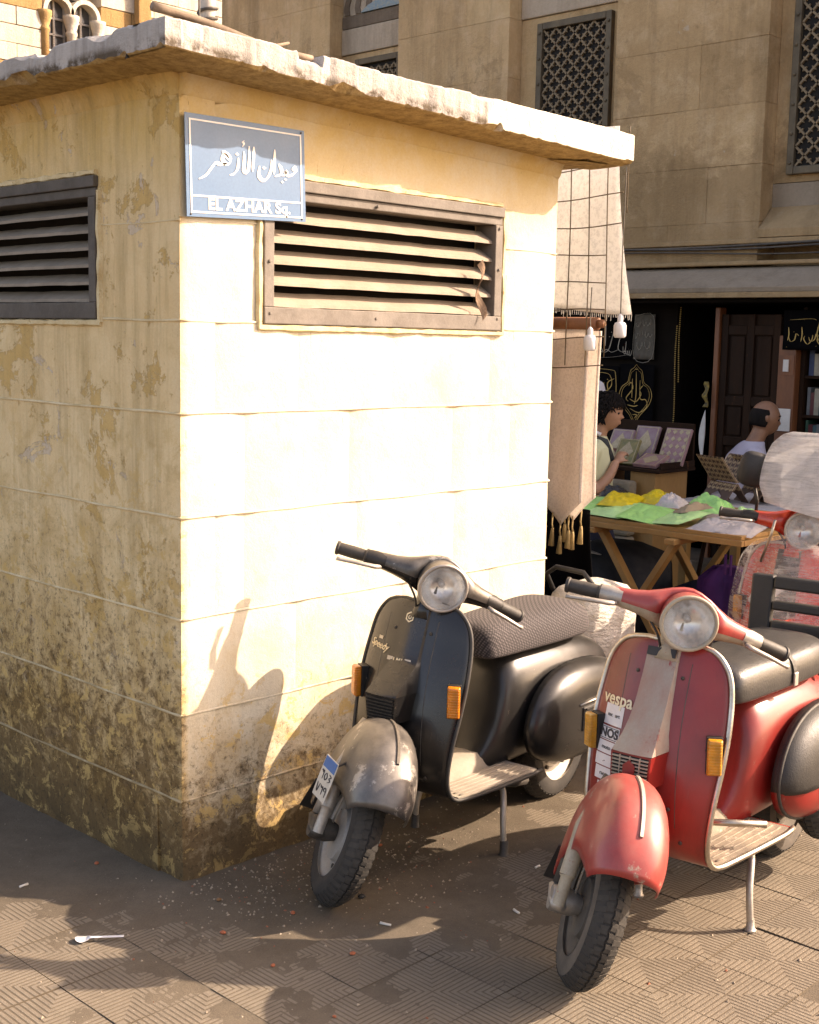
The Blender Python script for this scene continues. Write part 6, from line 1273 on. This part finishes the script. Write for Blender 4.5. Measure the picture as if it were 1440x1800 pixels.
# man in a white t-shirt, mostly hidden by the mats, seen from behind
Wm = Fig('person', 'person in a white t-shirt half hidden behind the prayer mats', (4.72, 2.12, 0), math.atan2(RC[2][1], RC[2][0]) + .25)
g = G(); Wm.torso(g, [(0, 0, .90, .11, .17), (0, 0, 1.10, .115, .17), (0, 0, 1.32, .12, .185), (0, 0, 1.44, .10, .18), (0, 0, 1.50, .06, .11)]); Wm.limb(g, [(0, 0, 1.48), (.01, 0, 1.56), (.02, 0, 1.62)], [.062, .056, .056]); H = Wm.head(g, (.03, 0, 1.68), 0, .1, .108)
for sg_ in (-1, 1): Wm.limb(g, [(0, sg_ * .19, 1.42), (.0, sg_ * .235, 1.24), (.02, sg_ * .24, 1.10)], [.055, .047, .042]); Wm.limb(g, [(.02, sg_ * .24, 1.10), (.12, sg_ * .23, 1.0), (.22, sg_ * .20, .98)], [.042, .036, .028]); Wm.hand(g, (.22, sg_ * .20, .98), (1, -sg_ * .2, -.1), (0, -sg_ * .6, -.8), 1.05, .5); Wm.limb(g, [(0, sg_ * .09, .90), (.02, sg_ * .10, .48), (0, sg_ * .10, .10)], [.10, .072, .05]); Wm.limb(g, [(-.02, sg_ * .10, .05), (.17, sg_ * .11, .04)], [.048, .038])
Wm.skin(g, 'body', MSKIN2, .010, 3); Wm.hair(H, .108, seed=8)
g = G(); Wm.torso(g, [(0, 0, .86, .135, .19), (0, 0, 1.10, .135, .19), (0, 0, 1.32, .14, .205), (0, 0, 1.44, .122, .20), (0, 0, 1.495, .085, .14), (0, 0, 1.52, .07, .085)])
for sg_ in (-1, 1): Wm.limb(g, [(0, sg_ * .18, 1.43), (.0, sg_ * .225, 1.30), (.0, sg_ * .24, 1.20)], [.078, .074, .076])
Wm.skin(g, 't_shirt', MWSH, .011, 4)
g = G(); Wm.torso(g, [(0, 0, .80, .125, .175), (0, 0, .90, .125, .175), (0, 0, .95, .11, .16)])
for sg_ in (-1, 1): Wm.limb(g, [(0, sg_ * .09, .90), (.02, sg_ * .10, .48), (0, sg_ * .10, .12)], [.125, .098, .08])
Wm.skin(g, 'trousers', MTROU, .012, 4)
# seated man in a lilac shirt
mq = meas(1345, 742, X=5.80); Mn = Fig('person', 'balding man in a lilac shirt sitting by the dark door', (5.80, mq[1] + .17, 0), right - .05)
g = G(); hz = mq[2] + .02; H = Mn.head(g, (.15, 0, hz), .0, .16, .106)
sz = hz - .235; Mn.limb(g, [(.07, 0, sz + .03), (.10, 0, sz + .09), (.125, 0, sz + .15)], [.064, .058, .056])
Mn.torso(g, [(-.10, 0, .44, .12, .17), (-.08, 0, .58, .125, .17), (-.02, 0, .74, .125, .18), (.04, 0, sz - .03, .115, .19), (.07, 0, sz + .05, .07, .12)])
for sg_ in (-1, 1):
    Mn.limb(g, [(.05, sg_ * .19, sz - .01), (.08, sg_ * .23, sz - .17), (.14, sg_ * .23, sz - .30)], [.055, .047, .042]); Mn.limb(g, [(.14, sg_ * .23, sz - .30), (.26, sg_ * .20, sz - .32), (.36, sg_ * .14, sz - .30)], [.042, .036, .028]); Mn.hand(g, (.36, sg_ * .14, sz - .30), (.9, -sg_ * .35, -.1), (0, -sg_ * .4, -.9), 1.0, .55)
    Mn.limb(g, [(-.08, sg_ * .09, .47), (.16, sg_ * .13, .50), (.36, sg_ * .14, .47)], [.10, .085, .065]); Mn.limb(g, [(.36, sg_ * .14, .47), (.37, sg_ * .14, .26), (.34, sg_ * .14, .09)], [.065, .058, .042]); Mn.limb(g, [(.32, sg_ * .14, .045), (.50, sg_ * .15, .035)], [.045, .036])
Mn.skin(g, 'body', MSKIN2, .009, 3); Mn.eyes(H, .106); Mn.hair(H, .106, bald=True)
g = G(); Mn.torso(g, [(-.11, 0, .43, .155, .20), (-.08, 0, .58, .15, .195), (-.02, 0, .74, .145, .20), (.04, 0, sz - .03, .132, .205), (.065, 0, sz + .045, .088, .145), (.085, 0, sz + .075, .072, .085)])
for sg_ in (-1, 1): Mn.limb(g, [(.05, sg_ * .18, sz), (.08, sg_ * .225, sz - .12), (.11, sg_ * .235, sz - .22)], [.078, .072, .070])
Mn.skin(g, 'shirt', MLIL, .010, 4)
g = G(); Mn.torso(g, [(-.10, 0, .40, .145, .19), (-.09, 0, .50, .14, .185)])
for sg_ in (-1, 1): Mn.limb(g, [(-.08, sg_ * .09, .47), (.16, sg_ * .13, .50), (.36, sg_ * .14, .47)], [.115, .10, .08]); Mn.limb(g, [(.36, sg_ * .14, .47), (.37, sg_ * .14, .26), (.34, sg_ * .14, .11)], [.08, .075, .062])
Mn.skin(g, 'trousers', MTROU, .012, 4)
st_ = empty('stool', (5.73, mq[1] + .24, 0), label='low wooden stool under the seated man', cat='stool')
g = G(); g.lathe([(.17, .36), (.18, .37), (.18, .39), (.17, .40)], 20); g.build('seat', MDOOR, st_, angle=40)
for k in range(4): g = G(); a = k * math.pi / 2 + .6; g.tube([(.12 * math.cos(a), .12 * math.sin(a), .36), (.17 * math.cos(a), .17 * math.sin(a), 0)], .016, 8); g.build('leg', MDOOR, st_, smooth=True)

# ------------------------------------------------------------------ wrapped scooters
def film_mat(name, lo, hi):
    n = NT(name); p = n.pos(); a = n.noise(n.pos(scale=(1.5, 1.5, 11)), 6, 8, .7, 1.2); b = n.noise(p, 9, 6, .7, 1.5)
    n.set(Base_Color=(.86, .83, .80), Roughness=.28, Coat_Weight=.5); tr = n.n.new('ShaderNodeBsdfTransparent'); mx = n.n.new('ShaderNodeMixShader'); f = n.rng(n.math('ADD', n.math('MULTIPLY', a, .6), n.math('MULTIPLY', b, .4)), .38, .64, lo, hi)
    tl = n.n.new('ShaderNodeBsdfTranslucent'); tl.inputs[0].default_value = (.88, .85, .82, 1); m2 = n.n.new('ShaderNodeMixShader'); m2.inputs[0].default_value = .5; n.l.new(n.b.outputs[0], m2.inputs[1]); n.l.new(tl.outputs[0], m2.inputs[2])
    n.put(mx.inputs[0], f); n.l.new(tr.outputs[0], mx.inputs[1]); n.l.new(m2.outputs[0], mx.inputs[2]); n.l.new(mx.outputs[0], n.out.inputs[0]); n.bump(a, .7, .010); return n.m
MFILM = film_mat('cling_film', .06, .50); MFILM2 = film_mat('thick_cling_film', .45, .95); MBUND = M('cream_wrap', (.72, .66, .56), (.58, .51, .41), 9, .5, bump=.9, bscale=26, bdist=.02, stretch=(1, 1, 2.5))
st3 = dict(red_style); st3.update(shield=MREDT, body=MREDT, cowl=MREDT, headset=MREDT, headset_low=MREDT, hornmat=MPLAST, gbox=MREDT, fender=MREDT, cowl_top=None, seat=MSEATL, ring=MALU, trim=MALU, spare=False, rim=MALU, rim2=MALU, tyre=(MTYRE, MTYRE), switch=MPLAST, strap=False)
yaw3 = -3.02; hlp = meas(1415, 925, Z=.985); o3 = steer_fn(.55)(np.array([-.27, 0, .973])); c3, s3 = math.cos(yaw3), math.sin(yaw3)
loc3 = (hlp[0] - (o3[0] * c3 - o3[1] * s3), hlp[1] - (o3[0] * s3 + o3[1] * c3))
w3, S3, sh3, fd3, mk3 = scooter('scooter', 'orange red scooter with windscreen wrapped in clear plastic film by the table', loc3, yaw3, .55, st3)
MGLASS = M('smoked_screen', (.25, .24, .23), (.2, .2, .19), 8, .1)
def scr(a, b, o=0.0): 
    hw = smooth_interp([(0, .17), (.2, .205), (.5, .21), (.75, .195), (.9, .16), (.97, .12), (1, .06)], a)[0] + o; q = 2 * b - 1
    return (-.262 - .13 * a - .055 * q * q + o * 1.2, q * hw, 1.045 + (.31 + o) * a * (1 - .06 * q * q))
ws = G(); ws.grid(lambda a, b: scr(a, b), 16, 20); mk3(ws, 'windscreen', MGLASS, w3, True, smooth=True, solid=.004)
ws = G(); ws.grid(lambda a, b: tuple(np.array(scr(a, b, .02)) + np.array([.006 * nz(a * 5, b * 3, 3), 0, 0])), 60, 30); mk3(ws, 'film_wrap', MFILM2, w3, True, smooth=True)
g = G(); g.grid(lambda a, b: tuple(shield_pt(lerp(.0, .66, a), (b * 2 - 1) * 1.16, .04 + .012 * nz(a * 4, b * 5, 7) + .07 * (1 - (2 * b - 1) ** 2))), 36, 30); mk3(g, 'film_wrap', MFILM, w3, smooth=True)
g = G(); g.grid(lambda a, b: tuple(shield_pt(lerp(.0, .66, a), (b * 2 - 1) * 1.2, -.07 + .02 * nz(a * 5, b * 6, 9))), 30, 24); mk3(g, 'film_wrap', MFILM, w3, smooth=True)
g = G(); g.prism([(-.10, .74), (.06, .74), (-.08, .60), (-.13, .64)], lambda a, b, d: at_u(b, a, .05 + d), 0, .002); mk3(g, 'white_strip', MWHT, w3)
for sgn in (-1, 1):
    g = G(); p0 = np.array([-.41, sgn * .19, .975]); p1 = p0 + np.array([.0, sgn * .035, .10]); g.tube([p0, p0 + np.array([0, sgn * .01, .05]), p1], .007, 8); mr = mk3(g, 'mirror', MPLAST, w3, True, smooth=True)
    g = G(); R = []
    for x, e in ((-.012, .75), (.0, 1.0), (.022, .98), (.034, .80)): R.append([p1 + np.array([x, sgn * .03 + e * .062 * math.copysign(abs(math.cos(t)) ** .6, math.cos(t)), .075 + e * .075 * math.copysign(abs(math.sin(t)) ** .6, math.sin(t))]) for t in [2 * math.pi * k / 24 for k in range(24)]])
    mk3(g.rings(R), 'mirror_shell', MPLAST, mr, True, smooth=True, angle=50)
g = G(); g.tube([(-.28, -.13, .80), (-.24, -.13, .93), (-.25, -.13, .99)], .006, 8); mk3(g, 'screen_bracket', MCHROME, w3, True, smooth=True)
# bundle on the tail of a scooter behind the black one
bq = meas(1042, 1060, X=2.16); cs = empty('covered_scooter', (2.16, bq[1], 0), label='scooter tail wrapped in crumpled cream plastic behind the black scooter seat', cat='scooter')
g = G(); R = []
for i in range(17):
    t = i / 16; w = smooth_interp([(0, .08, .14), (.3, .125, .18), (.6, .145, .20), (.85, .14, .19), (1, .10, .15)], t)
    e = 1 if t < .9 else math.sqrt(max(.05, 1 - ((t - .9) / .105) ** 2)); R.append([(w[1] * e * math.copysign(abs(math.cos(a)) ** .65, math.cos(a)) * (1 + .08 * nz(math.cos(a) * 3, math.sin(a) * 3, t * 6)), w[0] * e * math.copysign(abs(math.sin(a)) ** .65, math.sin(a)) * (1 + .10 * nz(math.cos(a) * 4, math.sin(a) * 4, t * 9 + 3)), .22 + .50 * t) for a in [2 * math.pi * k / 56 for k in range(56)]])
g.rings(R).build('plastic_cover', MBUND, cs, smooth=True)
g = G(); g.tube([(-.15, .10, .68), (-.185, .11, .75), (-.185, .06, .785), (-.185, -.08, .78), (-.185, -.125, .74), (-.15, -.11, .67)], .011, 10); g.build('grab_rail', MPLAST, cs, smooth=True)
tyre_parts('wheel', cs, (0.02, 0, .2145), lambda p: p, (MTYRE, MTYRE_D), MALU)
g = G(); g.box((-.12, -.05, .15), (.16, .05, .25)); g.build('swing_arm', MIRON, cs, bevel=.02)

# ------------------------------------------------------------------ litter
MSPOON = M('white_plastic_spoon', (.80, .79, .80), (.75, .74, .74), 10, .3); q = meas(175, 1650, Z=.006)
e1 = meas(220, 1648, Z=.006) - meas(134, 1651, Z=.006); ln_ = np.linalg.norm(e1[:2]); ang = math.atan2(e1[1], e1[0])
def spn(t): return interp([(0, .003), (.03, .016), (.12, .021), (.24, .016), (.32, .007), (.40, .006), (1, .007)], t)[0]
g = G(); R = []
for t in np.linspace(0, 1, 26):
    w = spn(t); x = (t - .5) * ln_; dz = .004 + .006 * math.sin(math.pi * min(1, t / .3)) * -1 + .006; R.append([(x, -w, dz + .002), (x, -w * .4, dz - (.003 if t < .3 else 0)), (x, w * .4, dz - (.003 if t < .3 else 0)), (x, w, dz + .002), (x, w * .4, dz - (.0015 if t < .3 else -.0025)), (x, -w * .4, dz - (.0015 if t < .3 else -.0025))])
sp = g.rings(R).build('plastic_spoon', MSPOON, smooth=True); sp.location = (q[0], q[1], dirt_h(q[0], q[1]) if dirt_h(q[0], q[1]) > 0 else 0); sp.rotation_euler = (0, 0, ang); tag(sp, 'white plastic spoon lying on the pavement in front of the kiosk corner', 'spoon')
def gz(x, y): return max(dirt_h(x, y), .0)
MBUTT = M('cigarette_paper', (.72, .68, .60), (.62, .56, .46), 30, .8); MORG = M('orange_rind', (.42, .12, .05), (.34, .09, .04), 30, .7); MLEAF = M('dry_leaf', (.26, .13, .05), (.18, .09, .04), 20, .8)
for px_, py_, l, a, lb in ((678, 1625, .035, 1.9, 'cigarette end with a flared tip between the two scooters'), (908, 1602, .028, 1.3, 'short cigarette end beside the red front wheel'), (945, 1524, .022, .0, 'tiny paper roll behind the red front wheel'), (42, 1557, .03, .1, 'thin white paper strip in the shade beside the kiosk')):
    q = meas(px_, py_, Z=.004); o = G().tube([(-l / 2, 0, .004), (0, .001, .0042), (l / 2, 0, .004)], [.0038, .0036, .0042], 8).build('cigarette_end', MBUTT, smooth=True); o.location = (q[0], q[1], gz(q[0], q[1])); o.rotation_euler = (0, 0, a); tag(o, lb, 'litter')
lp = [(385, 1585, 'curled dark leaf near the kiosk corner', MLEAF), (640, 1495, 'crumpled black scrap beside the black front wheel', MBKP), (668, 1488, 'orange rind scrap under the black scooter', MORG), (170, 1522, 'orange peel at the foot of the shaded wall', MORG), (392, 1640, 'small orange crumb by the spoon shadow', MORG), (480, 1697, 'small orange crumb in the shaded pavement', MORG), (588, 1786, 'peach coloured pebble at the lower edge', MORG), (620, 1676, 'reddish crumb in the shadow of the red scooter', MORG), (515, 1605, 'reddish crumb left of the black front wheel', MORG), (636, 1578, 'broken dark cap in front of the black tyre', MBKP)]
for k, (px_, py_, lb, m) in enumerate(lp):
    q = meas(px_, py_, Z=.004); s_ = rnd.uniform(.006, .010) * (1.5 if k in (1, 2, 9) else 1); g = G(); R = []
    for i in range(6):
        ph = math.pi * (i + .5) / 6; R.append([(s_ * math.sin(ph) * math.cos(t) * (1 + .35 * nz(math.cos(t) * 2, i, k)), s_ * .8 * math.sin(ph) * math.sin(t) * (1 + .35 * nz(math.sin(t) * 2, i, k + 9)), .5 * s_ + .5 * s_ * math.cos(ph)) for t in [2 * math.pi * j / 9 for j in range(9)]])
    o = g.rings(R).build('litter_scrap', m); o.location = (q[0], q[1], gz(q[0], q[1])); o.rotation_euler = (0, 0, k * 1.3); tag(o, lb, 'litter')
# crumbs, grit and husks swept into the dirt
MGRIT = M('pale_grit', (.36, .30, .22), (.22, .17, .12), 60, .9); MGRIT2 = M('red_grit', (.30, .10, .05), (.2, .08, .05), 60, .9); g = G(); g2 = G()
def crumb(g, x, y, s):
    z = gz(x, y); a = rnd.uniform(0, 6.3); v = []
    for i in range(4): t = a + i * 1.57 + rnd.uniform(-.4, .4); v.append((x + s * math.cos(t) * rnd.uniform(.6, 1.3), y + s * math.sin(t) * rnd.uniform(.6, 1.3), z - .001))
    v.append((x + s * rnd.uniform(-.3, .3), y + s * rnd.uniform(-.3, .3), z + s * rnd.uniform(.5, .9))); g.add(v, [(0, 1, 4), (1, 2, 4), (2, 3, 4), (3, 0, 4)])
for k in range(1500):
    if k % 3 == 0: x, y = rnd.uniform(-1.0, 2.6), rnd.uniform(-2.0, .9)
    elif k % 3 == 1: x, y = rnd.gauss(.35, .28), -abs(rnd.gauss(.0, .20)) - .01
    else: x, y = rnd.gauss(.55, .35), rnd.gauss(-.30, .16)
    if -.01 < x < 1.82 and y > -.012: continue
    crumb(g if rnd.random() < .88 else g2, x, y, abs(rnd.gauss(.0026, .0016)) + .0012)
tag(g.build('grit', MGRIT), 'pale crumbs and grit scattered over the dirt', 'grit', kind='stuff'); tag(g2.build('grit', MGRIT2), 'reddish husks scattered over the dirt', 'grit', kind='stuff')
